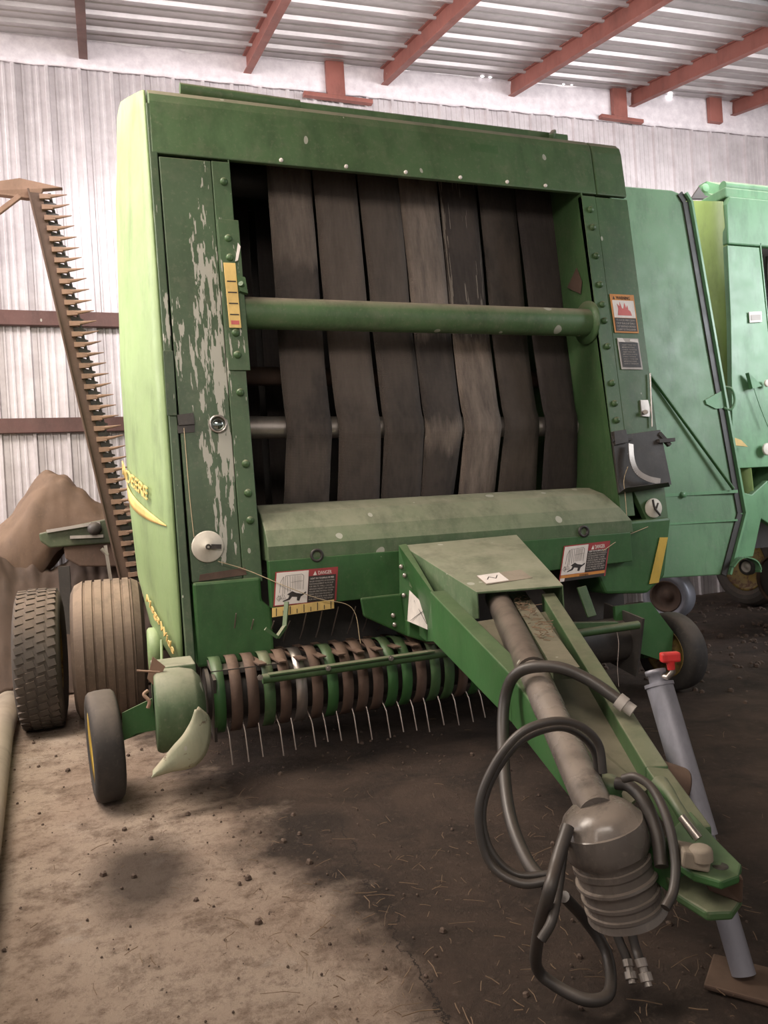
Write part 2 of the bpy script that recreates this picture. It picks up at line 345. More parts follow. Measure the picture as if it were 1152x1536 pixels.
class Plate:
    """a flat sign in space: corner TL, TR, BL; (u, v) run 0..1 right and down; lift raises a layer off the sign"""
    def __init__(s, tl, tr, bl):
        s.o = Vector(tl); s.a = Vector(tr) - s.o; s.b = Vector(bl) - s.o; s.n = s.a.cross(s.b).normalized()
        if s.n.y > 0: s.n = -s.n
    def p(s, u, v, lift=0): return s.o + s.a * u + s.b * v + s.n * lift
    def quad(s, mb, u0, v0, u1, v1, lift, th=0.0012):
        return mb.prism([s.p(u0, v0, lift), s.p(u1, v0, lift), s.p(u1, v1, lift), s.p(u0, v1, lift)], s.n * th)
    def poly(s, mb, pts, lift, th=0.0008):
        return mb.prism([s.p(u, v, lift) for u, v in pts], s.n * th)
    def line(s, mb, pts, lift, w):
        for (a, b) in zip(pts, pts[1:]): mb.bar(s.p(*a, lift), s.p(*b, lift), w, 0.0008, s.n)
        return mb
    def text(s, body, u, v, hgt, width, mat, parent, lift):
        return text_mesh(body, hgt * s.b.length * 1.35, s.p(u, v, lift), s.a, -s.b, parent, mat, width=width * s.a.length)

rnd = random.Random(7)

# ------------------------------------------------------------------ setting
floor = MB()
NX, NY = 130, 110
def fl(u, v):
    x = -8 + 20 * u; y = -3 + 13 * v
    rough_ = 0.006 + 0.03 * max(0, min(1, (x - 2.6) / 1.2))
    near = 0.0
    z = (noise.noise(Vector((x * 1.7, y * 1.7, 0))) * 0.5 + noise.noise(Vector((x * 5, y * 5, 3)))) * rough_ - 0.004
    return (x, y, min(z, 0.02))
floor.grid(fl, NX, NY)
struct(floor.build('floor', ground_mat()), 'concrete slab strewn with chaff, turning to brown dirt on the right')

def corr_profile(L, pitch):
    """rib profile of a roll-formed sheet: one high rib and three low ones per pitch"""
    pts = []; n = int(L / pitch) + 1
    for i in range(n):
        x = i * pitch
        pts += [(x, 0), (x + .006, .030), (x + .026, .030), (x + .034, 0)]
        for k in (1, 2, 3):
            c = x + .030 + k * (pitch - .03) / 4
            pts += [(c - .011, 0), (c - .006, .006), (c + .006, .006), (c + .011, 0)]
    return pts
WY = 6.42
wp = corr_profile(16.2, 0.238)
mb = MB(); pts0 = [(-5.05 + x, WY - d, 0) for x, d in wp]; n = len(wp)
mb.add([(x, y, 0.0) for x, y, _ in pts0] + [(x, y, 5.4) for x, y, _ in pts0], [(i, i + 1, n + i + 1, n + i) for i in range(n - 1)])
struct(mb.build('wall_back', M['wall'], solid=0.002), 'pale galvanised ribbed sheet wall')

def zb(x): return 4.72 + 0.046 * x          # underside of the rafters at the back wall
SL = 0.222
def roofz(x, y): return zb(x) + 0.17 - SL * (WY - y)
# sprayed band along the wall head
mb = MB()
def band(u, v):
    x = -5 + 16 * u; z0 = 4.655 + 0.028 * x; z1 = roofz(x, WY) - 0.002
    z = z0 + (z1 - z0) * v + (0.012 * noise.noise(Vector((x * 9, 0, 1))) if v < 0.1 else 0)
    return (x, WY - 0.035 - 0.014 * noise.noise(Vector((x * 4, v * 2, 5))), z)
mb.grid(band, 300, 6)
struct(mb.build('trim_1', M['foam'], solid=0.02), 'white sprayed band along the head of the back wall')
# roof sheet, ribs running along the wall
def roof_profile(L, pitch):
    pts = []
    for i in range(int(L / pitch) + 1):
        y = i * pitch
        pts += [(y, 0), (y + .014, .028), (y + .034, .028), (y + .048, 0), (y + pitch * .5 + .012, 0), (y + pitch * .5 + .020, .008), (y + pitch * .5 + .032, .008), (y + pitch * .5 + .040, 0)]
    return pts
ry = roof_profile(8.3, 0.29)
mb = MB(); n = len(ry)
rows = []
for xx in (-5.0, 11.0): rows += [(xx, WY + 0.0 - y, roofz(xx, WY - y) - d) for y, d in ry]
mb.add(rows, [(i, i + 1, n + i + 1, n + i) for i in range(n - 1)])
struct(mb.build('ceiling', M['roof'], solid=0.003), 'ribbed galvanised roof sheet')
# rafters
for i, x in enumerate((-1.27, -0.0, 1.284, 2.507, 3.788, 5.157, 6.45, 7.75, 9.0)):
    m_ = M['primer_dark'] if i < 2 else M['primer']
    mb = MB(); y0 = 0.2; y1 = WY - 0.04
    a = (x, y1, zb(x) + 0.08); b = (x, y0, zb(x) + 0.08 - SL * (y1 - y0))
    w2 = 0.032
    for (zo, hh, ww) in ((0, 0.15, 0.006), (-0.072, 0.008, 0.065), (0.072, 0.008, 0.065)):
        mb.bar((a[0], a[1], a[2] + zo), (b[0], b[1], b[2] + zo), ww if hh > .1 else ww, hh)
    o = mb.build('trim_%d' % (i + 2), m_, bevel=0.003); struct(o, 'steel rafter under the roof sheet')
# wall rails
for i, z in enumerate((2.68, 1.865, 1.02)):
    mb = MB(); mb.box((-5, WY - 0.075, z - 0.055), (11, WY - 0.028, z - 0.047)); mb.box((-5, WY - 0.075, z + 0.047), (11, WY - 0.028, z + 0.055)); mb.box((-5, WY - 0.079, z - 0.055), (11, WY - 0.073, z + 0.055))
    struct(mb.build('trim_%d' % (i + 11), M['primer_dark'], bevel=0.002), 'brown steel wall rail')
# red hangers and plates at the wall head
for i, (xa, plate_z, px0, px1) in enumerate(((2.04, 4.67, 1.75, 2.37), (4.98, 4.82, 4.75, 5.25), (6.18, 4.9, 0, 0))):
    mb = MB(); mb.box((xa - 0.08, WY - 0.10, plate_z), (xa + 0.08, WY - 0.05, roofz(xa, WY) - 0.01))
    if px1: mb.box((px0, WY - 0.10, plate_z - 0.035), (px1, WY - 0.048, plate_z))
    struct(mb.build('trim_%d' % (i + 14), M['primer'], bevel=0.003), 'red painted steel bracket at the wall head')
# nail holes that let the sky through the band
em, nt, b = newmat('sky_through_hole'); b.inputs['Emission Color'].default_value = (1, 0.98, 1, 1); b.inputs['Emission Strength'].default_value = 6
for (hx, hy) in ((723, 112), (735, 113), (845, 124), (857, 124), (1004, 142), (1014, 144)):
    pass
mb = MB()
for p in ((3.476, 6.35, 5.049), (3.559, 6.35, 5.054), (4.354, 6.35, 5.094), (4.444, 6.35, 5.099), (5.619, 6.35, 5.121)):
    mb.lathe(p, (0, -1, 0), [(0, 0.026), (0.004, 0.026), (0.004, 0)], 10)
struct(mb.build('trim_17', em), 'bright holes in the wall head where sky shows through')

# ================================================================== the baler
BX = 1.54
def fy(z): return 3.36 + 0.10 * (z - 0.84)       # front face leans back a little
baler = thing('round_baler', (BX, 3.36, 0), 'large dark green round baler with seven wide belts behind an open front frame', 'baler')
XL, XR, IL, IR = 0.262, 2.80, 0.606, 2.50
def panel(mb, poly, th=0.03, off=0.0):
    """front-face panel from (x, z) outline, following the lean of the face"""
    return mb.prism([(x, fy(z) - off, z) for x, z in poly], (0, th, 0))

# left column, in two sheets
mb = MB(); panel(mb, [(XL + .045, .80), (IL - .085, .80), (IL - .085, 2.70), (XL + .03, 2.70)], 0.04)
colL = mb.build('front_column', M['green_streaked'], baler, bevel=0.004)
colL['label'] = 'left front column streaked with bird droppings'
mb = MB(); panel(mb, [(IL - .083, .78), (IL, .78), (IL, 2.70), (IL - .083, 2.70)], 0.05, 0.004)
mb.prism([(IL, fy(.9), .9), (IL, fy(2.7), 2.7), (IL, fy(2.7) + .06, 2.98), (IL, 4.1, 2.98), (IL, 4.1, .9)], (-.006, 0, 0))
mb.build('column_flange', M['green_flange'], baler, bevel=0.003)
mb = MB(); panel(mb, [(IL - .078, 1.72), (IL + .018, 1.72), (IL + .018, 2.42), (IL - .078, 2.42)], 0.006, 0.014)
mb.build('splice_plate', M['green_flange'], baler, bevel=0.002)
for (bz) in (2.60, 2.33, 2.24, 1.89, 1.79, 1.62, 1.30, 1.17, 1.05):
    mb = MB(); x = IL - .035; mb.lathe((x, fy(bz) - .012, bz), (0, -1, 0), [(0, .018), (.008, .017), (.014, .011), (.016, 0)], 12)
    mb.build('bolt', M['green'], baler)
# outer corner strip between side sheet and column
mb = MB(); mb.prism([(XL, fy(.46), .46), (XL + .035, fy(.46), .46), (XL + .025, fy(2.95), 2.95), (XL - .01, fy(2.95), 2.95)], (0, .05, 0))
mb.build('corner_strip', M['green_streaked'], baler, bevel=0.004)
# dark lower panel
mb = MB(); mb.prism([(XL + .045, 3.335, .44), (IL + .03, 3.335, .45), (IL + .03, 3.335, .66), (IL - .01, 3.335, .70), (IL - .01, 3.335, .80), (XL + .045, 3.335, .80)], (0, .35, 0))
mb.build('lower_panel', M['green_clean'], baler, bevel=0.012)
# rusty patch strip above the lower panel
mb = MB(); mb.prism([(0.3407, 3.351, 0.8317), (0.5345, 3.353, 0.847), (0.5378, 3.349, 0.8151), (0.3332, 3.348, 0.8041)], (0, .004, 0)); mb.build('rust_strip', M['rust'], baler)
# right column
mb = MB(); panel(mb, [(IR + .09, 1.10), (2.735, .74), (XR, .93), (XR, 2.70), (IR + .09, 2.70)], 0.04)
mb.prism([(XR, fy(.93), .93), (XR, fy(2.7), 2.7), (XR, 3.9, 2.7), (XR, 3.9, .93)], (-.006, 0, 0))
o = mb.build('front_column', M['green'], baler, bevel=0.004)
mb = MB(); panel(mb, [(IR, .95), (IR + .087, .95), (IR + .087, 2.70), (IR, 2.70)], 0.06, 0.004)
mb.build('column_flange', M['green'], baler, bevel=0.003)
mb = MB(); mb.prism([(IR, fy(.95), .95), (IR, fy(2.74), 2.74), (IR, fy(2.74) + .06, 2.98), (IR + .05, 4.9, 2.98), (IR + .05, 4.9, .95)], (.008, 0, 0))
mb.build('inner_side_plate', M['green'], baler)
for bz in (2.62, 2.52, 2.36, 2.20, 2.09, 2.0, 1.86, 1.66, 1.55, 1.46, 1.33, 1.15):
    mb = MB(); mb.lathe((IR + .045, fy(bz) - .006, bz), (0, -1, 0), [(0, .018), (.008, .017), (.014, .011), (.016, 0)], 12)
    mb.build('bolt', M['green'], baler)
# right lower cheek
mb = MB(); mb.prism([(2.30, 3.345, .92), (2.80, 3.345, .93), (2.735, 3.345, .62), (2.62, 3.345, .54), (2.36, 3.345, .56), (2.30, 3.345, .70)], (0, .4, 0))
mb.build('lower_cheek', M['green_clean'], baler, bevel=0.015)
mb = MB(); mb.prism([(2.713, 3.338, 0.8281), (2.764, 3.338, 0.8246), (2.687, 3.338, 0.5912), (2.627, 3.338, 0.5894)], (0, .003, 0))
mb.build('reflector_strip', M['yellow'], baler)
# top beam: front sheet, rounded shoulder and roof
mb = MB()
prof = [(fy(2.70), 2.70), (fy(2.96), 2.96), (fy(2.96) + .012, 3.00), (fy(2.96) + .04, 3.03), (fy(2.96) + .08, 3.045), (fy(2.96) + .35, 3.06)]
for (xa, xb, zl) in ((XL, 2.60, 2.715), (2.605, XR, 2.715)):
    pp = [(prof[0][0], zl)] + prof[1:]
    mb.prism([(xa, y, z) for y, z in pp] + [(xa, fy(2.96) + .35, 2.98), (xa, fy(2.96) + .05, 2.98), (xa, fy(2.70) + .03, zl)], (xb - xa, 0, 0))
mb.build('top_beam', M['green_spotted'], baler, bevel=0.006)
mb = MB(); mb.box((XL + .05, 3.80, 2.99), (XR - .06, 5.1, 3.05)); mb.build('roof_sheet', M['green_dusty'], baler, bevel=0.01)
mb = MB(); mb.tube([(.42, 3.70, 3.10), (1.0, 3.72, 3.10)], .028); mb.build('top_rail', M['green_spotted'], baler)
mb = MB(); mb.bar((.60, 3.80, 3.12), (2.60, 3.80, 3.12), .05, .07); mb.bar((2.45, 3.72, 3.10), (2.52, 3.80, 3.17), .03, .03); mb.build('top_rail', M['green_spotted'], baler, bevel=0.008)
mb = MB(); mb.box((.95, 3.86, 3.05), (2.72, 3.94, 3.11)); mb.build('rear_rail', M['green'], baler, bevel=0.008)
mb = MB(); mb.prism([(1.86, fy(2.84) - .0015, 2.81), (2.02, fy(2.84) - .0015, 2.81), (2.02, fy(2.93) - .0015, 2.93), (1.86, fy(2.93) - .0015, 2.93)], (0, .001, 0)); mb.build('emblem_mark', M['green'], baler)

# side sheet, light painted into its colour, bulging outward, with chamfered top corner
mb = MB()
out = []
for (z, y0, x0, y1, x1) in ((.41, 3.42, .25, 3.55, .245), (.56, 3.40, .25, 4.1, .160), (.80, 3.40, .25, 4.22, .118), (1.157, 3.42, .25, 4.25, .100), (1.85, 3.48, .25, 4.25, .094), (2.75, 3.57, .25, 4.25, .122), (2.95, 3.59, .25, 4.25, .140), (3.02, 3.60, .25, 4.20, .150)):
    out.append((z, y0, x0, y1, x1))
rows = []
NS = 8
for (z, y0, x0, y1, x1) in out:
    r_ = []
    for k in range(NS + 1):
        t = k / NS
        r_.append((x0 + (x1 - x0) * math.sin(t * PI / 2) , y0 + (y1 - y0) * t, z if z < 3.1 else z))
    yb = 5.15 if z > .7 else y1 + .1
    if z > 3.0:
        r_ = [(a_, b_, 3.02 + .13 * min(1, k / 5)) for k, (a_, b_, _) in enumerate(r_)]
    r_ += [(x1 + .01, y1 + (yb - y1) * .4, r_[-1][2]), (x1 + .06, yb, r_[-1][2])]
    rows.append(r_)
vs_ = [p for r_ in rows for p in r_]; nc = len(rows[0])
fs_ = [(i * nc + j, (i + 1) * nc + j, (i + 1) * nc + j + 1, i * nc + j + 1) for i in range(len(rows) - 1) for j in range(nc - 1)]
mb.add(vs_, fs_, True)
side = mb.build('side_sheet', M['green_lit'], baler, solid=0.012)
side['label'] = 'pale green side sheet, brightness of the light painted in'
mb = MB(); mb.prism([(.268, 3.50, .44), (.268, 5.15, .75), (.268, 5.15, 3.0), (.268, 3.70, 3.0)], (.015, 0, 0)); mb.prism([(2.785, 3.50, .8), (2.785, 5.15, .75), (2.785, 5.15, 3.0), (2.785, 3.70, 3.0)], (.012, 0, 0))
mb.prism([(.3, 5.12, .75), (2.78, 5.12, .75), (2.78, 5.12, 3.0), (.3, 5.12, 3.0)], (0, .02, 0))
mb.build('body_shell', M['green'], baler)
# yellow name stripe on the side sheet, remains of letters
def side_pt(py, t):   # along the sheet: t 0 front .. 1 bulge
    z = py
    for a, b_ in zip(out, out[1:]):
        if a[0] <= z <= b_[0]:
            k = (z - a[0]) / (b_[0] - a[0]); q = [a[i] + (b_[i] - a[i]) * k for i in range(5)]
            return Vector((q[2] + (q[4] - q[2]) * math.sin(t * PI / 2) - .012, q[1] + (q[3] - q[1]) * t, z))
mb = MB()
def stripe(u, v):
    t = 1.0 - u * .93; zt = 1.26 + (1.02 - 1.26) * u; wd = .075 * (1 - u ** 2.2) + .004
    return side_pt(zt - wd * v + .03, t)
mb.grid(stripe, 12, 3); mb.build('name_stripe', M['sign_yellow'], baler, solid=0.003)
for (word, za, ta, zb_, tb, sc) in (('JOHN', 1.345, 1.30, 1.30, .86, .085), ('DEERE', 1.29, .84, 1.17, .30, .085), ('Mega', .70, .60, .60, .34, .05), ('Wide', .59, .33, .49, .10, .05)):
    a = side_pt(za, min(ta, 1.0)); b_ = side_pt(zb_, tb)
    if ta > 1: a = a + V(0, .25, 0.02)
    o_ = V(-.012, 0, 0)
    text_mesh(word, sc, a + o_, b_ - a, (0, 0, 1), baler, M['sign_yellow'], 'side_lettering', 0.003, width=(b_ - a).length)

# dark interior, rollers, green cross tube
mb = MB(); mb.box((.29, 4.9, .5), (2.78, 4.95, 3.0)); mb.build('back_plate', M['black_iron'], baler)
mb = MB(); mb.tube([(.60, 3.77, 1.505), (2.52, 3.77, 1.47)], .055, 20); mb.build('bottom_roller', M['steel'], baler)
mb = MB(); mb.tube([(.60, 4.1, 1.82), (2.52, 4.1, 1.80)], .05, 20); mb.build('rear_roller', M['rust'], baler)
mb = MB(); mb.tube([(.60, 4.05, 2.84), (2.52, 4.05, 2.84)], .08, 20); mb.build('top_roller', M['black_iron'], baler)
mb = MB(); mb.tube([(.600, 3.55, 2.008), (2.495, 3.55, 2.008)], .073, 28); mb.build('cross_tube', M['green_spotted'], baler)
mb = MB(); mb.lathe((2.495, 3.55, 2.008), (-1, 0, 0), [(0, .115), (.012, .115), (.012, .05)], 28); mb.build('tube_flange', M['green'], baler)
mb = MB(); mb.box((.60, 3.72, 2.90), (2.52, 3.78, 2.98)); mb.build('inner_lintel', M['black_iron'], baler)  # black colour stands in for the shade inside the opening
for x in (.85, 1.17, 1.48, 1.78, 2.05, 2.28):
    mb = MB(); mb.lathe((x, fy(2.73) + .0, 2.735), (0, -1, 0), [(0, .010), (.008, .009), (.010, 0)], 10); mb.build('rivet', M['sign_white'], baler)
# belts: (top left, top right, middle left, middle right, bottom left, bottom right) x
TB = ((0.8473, 3.8, 2.75), (1.079, 3.8, 2.763), (1.086, 3.8, 2.764), (1.323, 3.8, 2.756), (1.338, 3.8, 2.757), (1.566, 3.8, 2.759), (1.57, 3.8, 2.759), (1.795, 3.8, 2.759), (1.803, 3.8, 2.76), (2.03, 3.8, 2.771), (2.045, 3.8, 2.75), (2.273, 3.8, 2.768), (2.281, 3.8, 2.761), (2.557, 3.8, 2.782))
MBt = ((0.8295, 3.7, 1.496), (1.059, 3.7, 1.491), (1.097, 3.7, 1.491), (1.32, 3.7, 1.486), (1.342, 3.7, 1.486), (1.56, 3.7, 1.481), (1.567, 3.7, 1.481), (1.778, 3.7, 1.477), (1.789, 3.7, 1.476), (2.008, 3.7, 1.472), (2.032, 3.7, 1.471), (2.243, 3.7, 1.467), (2.289, 3.7, 1.466), (2.491, 3.7, 1.462))
BB = ((0.8075, 3.78, 1.134), (1.041, 3.78, 1.121), (1.09, 3.78, 1.126), (1.318, 3.78, 1.128), (1.325, 3.78, 1.131), (1.546, 3.78, 1.127), (1.551, 3.78, 1.137), (1.733, 3.78, 1.135), (1.769, 3.78, 1.141), (1.986, 3.78, 1.134), (2.003, 3.78, 1.133), (2.25, 3.78, 1.132), (2.288, 3.78, 1.134), (2.525, 3.78, 1.135))
bm_ = [belt_mat('belt_%s' % k, c, d, p, i, z) for i, (k, c, d, p, z) in enumerate((
    ('worn', (0.044, 0.034, 0.029), .45, .15, ((2.33, 2.9, .75), (1.20, 1.42, .25))), ('brown', (0.060, 0.046, 0.038), .35, .35, ((1.95, 2.9, .35), (1.6, 1.95, .25))), ('plain', (0.054, 0.042, 0.035), .3, .3, ((2.0, 2.9, .25),)),
    ('patched', (0.046, 0.036, 0.031), .3, .1, ((2.0, 2.9, .95), (1.36, 1.50, .8))), ('pale', (0.045, 0.034, 0.029), .2, .1, ((.5, 1.98, 1.0),)), ('dark', (0.040, 0.032, 0.027), .35, .2, ((1.0, 1.35, .2),)), ('darkest', (0.034, 0.026, 0.024), .15, .1, ())))]
for i in range(7):
    tl, tr, ml, mr, bl, br = TB[2 * i], TB[2 * i + 1], MBt[2 * i], MBt[2 * i + 1], BB[2 * i], BB[2 * i + 1]
    keys = [(2.97, 3.88, tl[0], tr[0]), (2.45, 3.83, None, None), (2.0, 3.79, None, None), (1.62, 3.735, None, None), (1.52, 3.705, None, None), (1.46, 3.70, ml[0], mr[0]), (1.40, 3.715, None, None), (1.05, 3.80, bl[0], br[0])]
    def lerpx(z, j):
        if z >= 1.46: k = (z - 1.46) / (2.80 - 1.46); return (ml[0], mr[0])[j] + ((tl[0], tr[0])[j] - (ml[0], mr[0])[j]) * k
        k = (1.46 - z) / (1.46 - 1.05); return (ml[0], mr[0])[j] + ((bl[0], br[0])[j] - (ml[0], mr[0])[j]) * k
    path = smooth_path([(0, y, z) for z, y, _, _ in keys], 5)
    mb = MB()
    wob_ = rnd.uniform(0, 9)
    def bf(u, v):
        k = u * (len(path) - 1); p = path[min(int(round(k)), len(path) - 1)]
        a = lerpx(p.z, 0); b_ = lerpx(p.z, 1); w_ = .004 * noise.noise(Vector((p.z * 3, wob_, 0)))
        return (a + (b_ - a) * v + w_, p.y - .006 * (1 - (2 * v - 1) ** 2) + .010 * noise.noise(Vector((p.z * 2, i * 3, v))), p.z)
    mb.grid(bf, len(path) - 1, 6)
    o = mb.build('belt', bm_[i], baler, solid=0.007)
    if i == 4: o['label'] = 'belt with a pale dusty lower half'
# inner return run of belts seen at the left behind the first belt
for (xa, xb) in ((.64, .86), (.90, 1.1)):
    mb = MB(); mb.box((xa, 4.5, .9), (xb, 4.51, 2.9)); mb.build('rear_belt', bm_[6], baler)

# hood below the belts: dusty rounded top, upright apron
mb = MB()
hp = [(3.62, 1.118), (3.52, 1.112), (3.42, 1.075), (3.345, 1.00), (3.315, .955), (3.30, .93), (3.30, .865), (3.62, .865)]
xs0, xs1 = IL + .02, 2.40
a_ = [(xs0, y, z) for y, z in hp]; b__ = [((xs1 + (.02 + (1.118 - z) * .5) if z > .9 else xs1 + .12), y, z) for y, z in hp]
nn = len(hp)
mb.add(a_ + b__, [tuple(range(nn)), tuple(range(2 * nn - 1, nn - 1, -1))] + [(i, nn + i, nn + (i + 1) % nn, (i + 1) % nn) for i in range(nn)])
mb.build('hood', M['green_dusty'], baler, bevel=0.006)
mb = MB(); mb.prism([(IL + .02, 3.295, .87), (1.25, 3.295, .87), (1.25, 3.295, .665), (IL + .02, 3.295, .665)], (0, .05, 0))
mb.prism([(1.25, 3.297, .87), (2.50, 3.297, .87), (2.50, 3.297, .72), (1.25, 3.297, .70)], (0, .05, 0))
mb.build('apron', M['green_clean'], baler, bevel=0.004)
for p in ((0.8414, 3.298, 0.8775), (2.218, 3.298, 0.8926)):
    mb = MB(); mb.lathe(Vector(p) + V(0, .01, 0), (0, -1, 0), [(0, .030), (.018, .030), (.018, .019), (.004, .017), (.004, 0)], 20); mb.build('rubber_grommet', M['black'], baler)
# box arm beside the tongue, left
mb = MB(); mb.hexa([(1.015, 3.22, 0.5974), (1.218, 3.22, 0.4868), (1.286, 3.4, 0.4553), (1.071, 3.4, 0.5721), (1.004, 3.22, 0.6803), (1.199, 3.22, 0.6828), (1.266, 3.4, 0.6622), (1.061, 3.4, 0.6597)])
mb.build('tongue_brace', M['green_clean'], baler, bevel=0.008)
mb = MB(); mb.prism([(1.203, 3.18, 0.4938), (1.208, 3.18, 0.567), (1.341, 3.18, 0.4933), (1.337, 3.18, 0.4399)], (0, .15, 0)); mb.build('tongue_brace', M['green_clean'], baler, bevel=0.008)

# decals ---------------------------------------------------------------
def danger(tl, tr, bl, extra):
    P = Plate(tl, tr, bl)
    mb = MB(); P.quad(mb, 0, 0, 1, 1, .001); s = mb.build('danger_decal', M['sign_red'], baler)
    hb = .82 if extra else .97
    mb = MB(); P.quad(mb, .02, .03, .525, hb, .0025); mb.build('picture_panel', M['sign_white'], s)
    mb = MB(); P.quad(mb, .53, .21, .97, hb, .0025); mb.build('text_panel', M['sign_black'], s)
    if extra:
        mb = MB(); P.quad(mb, .02, .83, .97, .91, .0025); mb.build('orange_band', M['sign_orange'], s)
        mb = MB(); P.quad(mb, .12, .91, .97, 1.0, .0025); mb.build('text_panel', M['sign_black'], s)
        mb = MB(); P.quad(mb, .02, .91, .11, 1.0, .0025); mb.build('picture_panel', M['sign_white'], s)
    k = hb / .97; mb = MB(); L = .0045
    # drawing: machine front with belts, wheel row, and a fallen figure
    P.line(mb, [(.08, .62 * k), (.09, .30 * k), (.13, .16 * k), (.13, .70 * k)], L, .0012)
    P.line(mb, [(.16, .66 * k), (.16, .14 * k), (.42, .12 * k), (.45, .18 * k), (.45, .58 * k)], L, .0012)
    P.line(mb, [(.21, .62 * k), (.19, .16 * k)], L, .0012); P.line(mb, [(.25, .60 * k), (.23, .15 * k)], L, .0010)
    for q in range(6): P.line(mb, [(.27 + q * .026, .15 * k), (.28 + q * .026, .56 * k)], L, .0009)
    P.line(mb, [(.25, .34 * k), (.44, .32 * k)], L, .0008)
    for q in range(4): P.line(mb, [(.06 + q * .03, .68 * k), (.09 + q * .03, .80 * k), (.06 + q * .03, .80 * k)], L, .0010)
    P.line(mb, [(.04, .78 * k), (.07, .70 * k), (.11, .76 * k), (.08, .86 * k), (.04, .78 * k)], L, .0011)
    mb.build('machine_drawing', M['sign_black'], s)
    mb = MB()
    P.poly(mb, [(.20, .68 * k), (.28, .60 * k), (.34, .66 * k), (.44, .70 * k), (.50, .64 * k), (.50, .69 * k), (.42, .78 * k), (.40, .90 * k), (.36, .88 * k), (.36, .78 * k), (.28, .76 * k), (.25, .84 * k), (.14, .89 * k), (.14, .86 * k), (.22, .80 * k), (.24, .72 * k)], L)
    mb.build('fallen_figure', M['sign_black'], s)
    mb = MB(); P.poly(mb, [(.60, .19), (.63, .07), (.66, .19)], .003); mb.build('alert_triangle', M['sign_white'], s)
    P.text('DANGER', .68, .18, .11, .22, M['sign_white'], s, .0035)
    P.text("DON'T TRY TO UNPLUG OR FEED", .56, .29 * k + .02, .05, .38, M['sign_white'], s, .004)
    lines = ['BALER WHILE PTO IS RUNNING', 'ENTANGLEMENT IN PICKUP', 'OR BELTS WILL CAUSE', 'SERIOUS INJURY OR DEATH', 'ROLLERS FEED MATERIAL FASTER', 'THAN YOU CAN RELEASE IT', 'STOP ENGINE AND WAIT', 'FOR ALL PARTS TO STOP']
    for q, t in enumerate(lines):
        P.text(t, .55, (.39 + q * .075) * k, .045, .40 - .015 * (q % 3), M['sign_grey'], s, .004)
    if extra: P.text('WARNING', .42, .905, .05, .2, M['sign_black'], s, .004)
    return s
danger((0.6523, 3.292, 0.8201), (0.9338, 3.292, 0.8203), (0.6344, 3.292, 0.672), False)
danger((2.098, 3.294, 0.8278), (2.369, 3.294, 0.8352), (2.055, 3.294, 0.6531), True)
# yellow tick scale under the left decal
P = Plate((0.626, 3.28, 0.6682), (0.903, 3.28, 0.679), (0.6235, 3.28, 0.6284))
mb = MB(); P.quad(mb, 0, 0, 1, 1, .001); s = mb.build('tick_scale', M['sign_yellow'], baler, bevel=0.001)
mb = MB()
for q in range(9):
    u = .06 + q * .11; P.quad(mb, u, .45, u + .012, .92, .003)
    if q % 2 == 0: P.quad(mb, u, .08, u + .012, .5, .003)
mb.build('tick_marks', M['sign_black'], s)
# bale size gauge on the left column
P = Plate((0.5377, 3.467, 2.209), (0.5912, 3.467, 2.209), (0.5419, 3.437, 1.909))
mb = MB(); P.quad(mb, 0, 0, 1, 1, .001, .003); s = mb.build('bale_size_gauge', M['sign_yellow'], baler, bevel=0.002)
mb = MB()
for v_ in (.28, .45, .62, .79): P.quad(mb, .15, v_, .9, v_ + .018, .004)
mb.build('tick_marks', M['sign_black'], s)
mb = MB(); P.quad(mb, .18, .89, .85, .95, .004); mb.build('red_mark', M['sign_pink'], s)
mb = MB(); mb.prism([(0.5943, 3.451, 2.153), (0.6294, 3.45, 2.142), (0.6356, 3.443, 2.068), (0.6006, 3.444, 2.079)], (0, .03, 0)); mb.tube([(0.6044, 3.437, 2.11), (0.632, 3.485, 2.092)], .012); mb.build('gauge_pointer', M['green'], baler)
mb = MB(); mb.prism([(0.5919, 3.468, 2.218), (0.6106, 3.477, 2.307), (0.6212, 3.475, 2.289), (0.6044, 3.469, 2.225)], (0, .004, 0)); mb.build('white_flag', M['sign_white'], baler)
# fire warning and instruction decals, right column
P = Plate((2.6, 3.488, 2.151), (2.756, 3.488, 2.15), (2.603, 3.467, 1.937))
mb = MB(); P.quad(mb, 0, 0, 1, 1, .001); s = mb.build('fire_warning_decal', M['sign_orange'], baler)
mb = MB(); P.quad(mb, .07, .16, .95, .61, .0025); mb.build('picture_panel', M['sign_white'], s)
mb = MB(); P.quad(mb, .07, .62, .95, .96, .0025); mb.build('text_panel', M['sign_black'], s)
mb = MB(); P.poly(mb, [(.22, .55), (.27, .38), (.24, .25), (.33, .32), (.36, .20), (.42, .36), (.48, .38), (.55, .22), (.60, .36), (.66, .28), (.68, .40), (.76, .44), (.80, .55)], .004); mb.build('flame_picture', M['sign_pink'], s)
P.text('WARNING', .24, .135, .09, .58, M['sign_black'], s, .003)
mb = MB(); P.poly(mb, [(.10, .135), (.145, .05), (.19, .135)], .003); mb.build('alert_triangle', M['sign_black'], s)
for q, t in enumerate(('TO AVOID FIRE CLEAN', 'CROP BUILDUP DAILY', 'KEEP BEARINGS GREASED', 'CARRY EXTINGUISHER')):
    P.text(t, .11, .70 + q * .08, .05, .78, M['sign_grey'], s, .004)
P = Plate((2.612, 3.464, 1.907), (2.75, 3.464, 1.906), (2.616, 3.446, 1.735))
mb = MB(); P.quad(mb, 0, 0, 1, 1, .001); s = mb.build('instruction_decal', M['sign_grey'], baler)
mb = MB(); P.quad(mb, .07, .13, .93, .93, .0025); mb.build('text_panel', M['sign_black'], s)
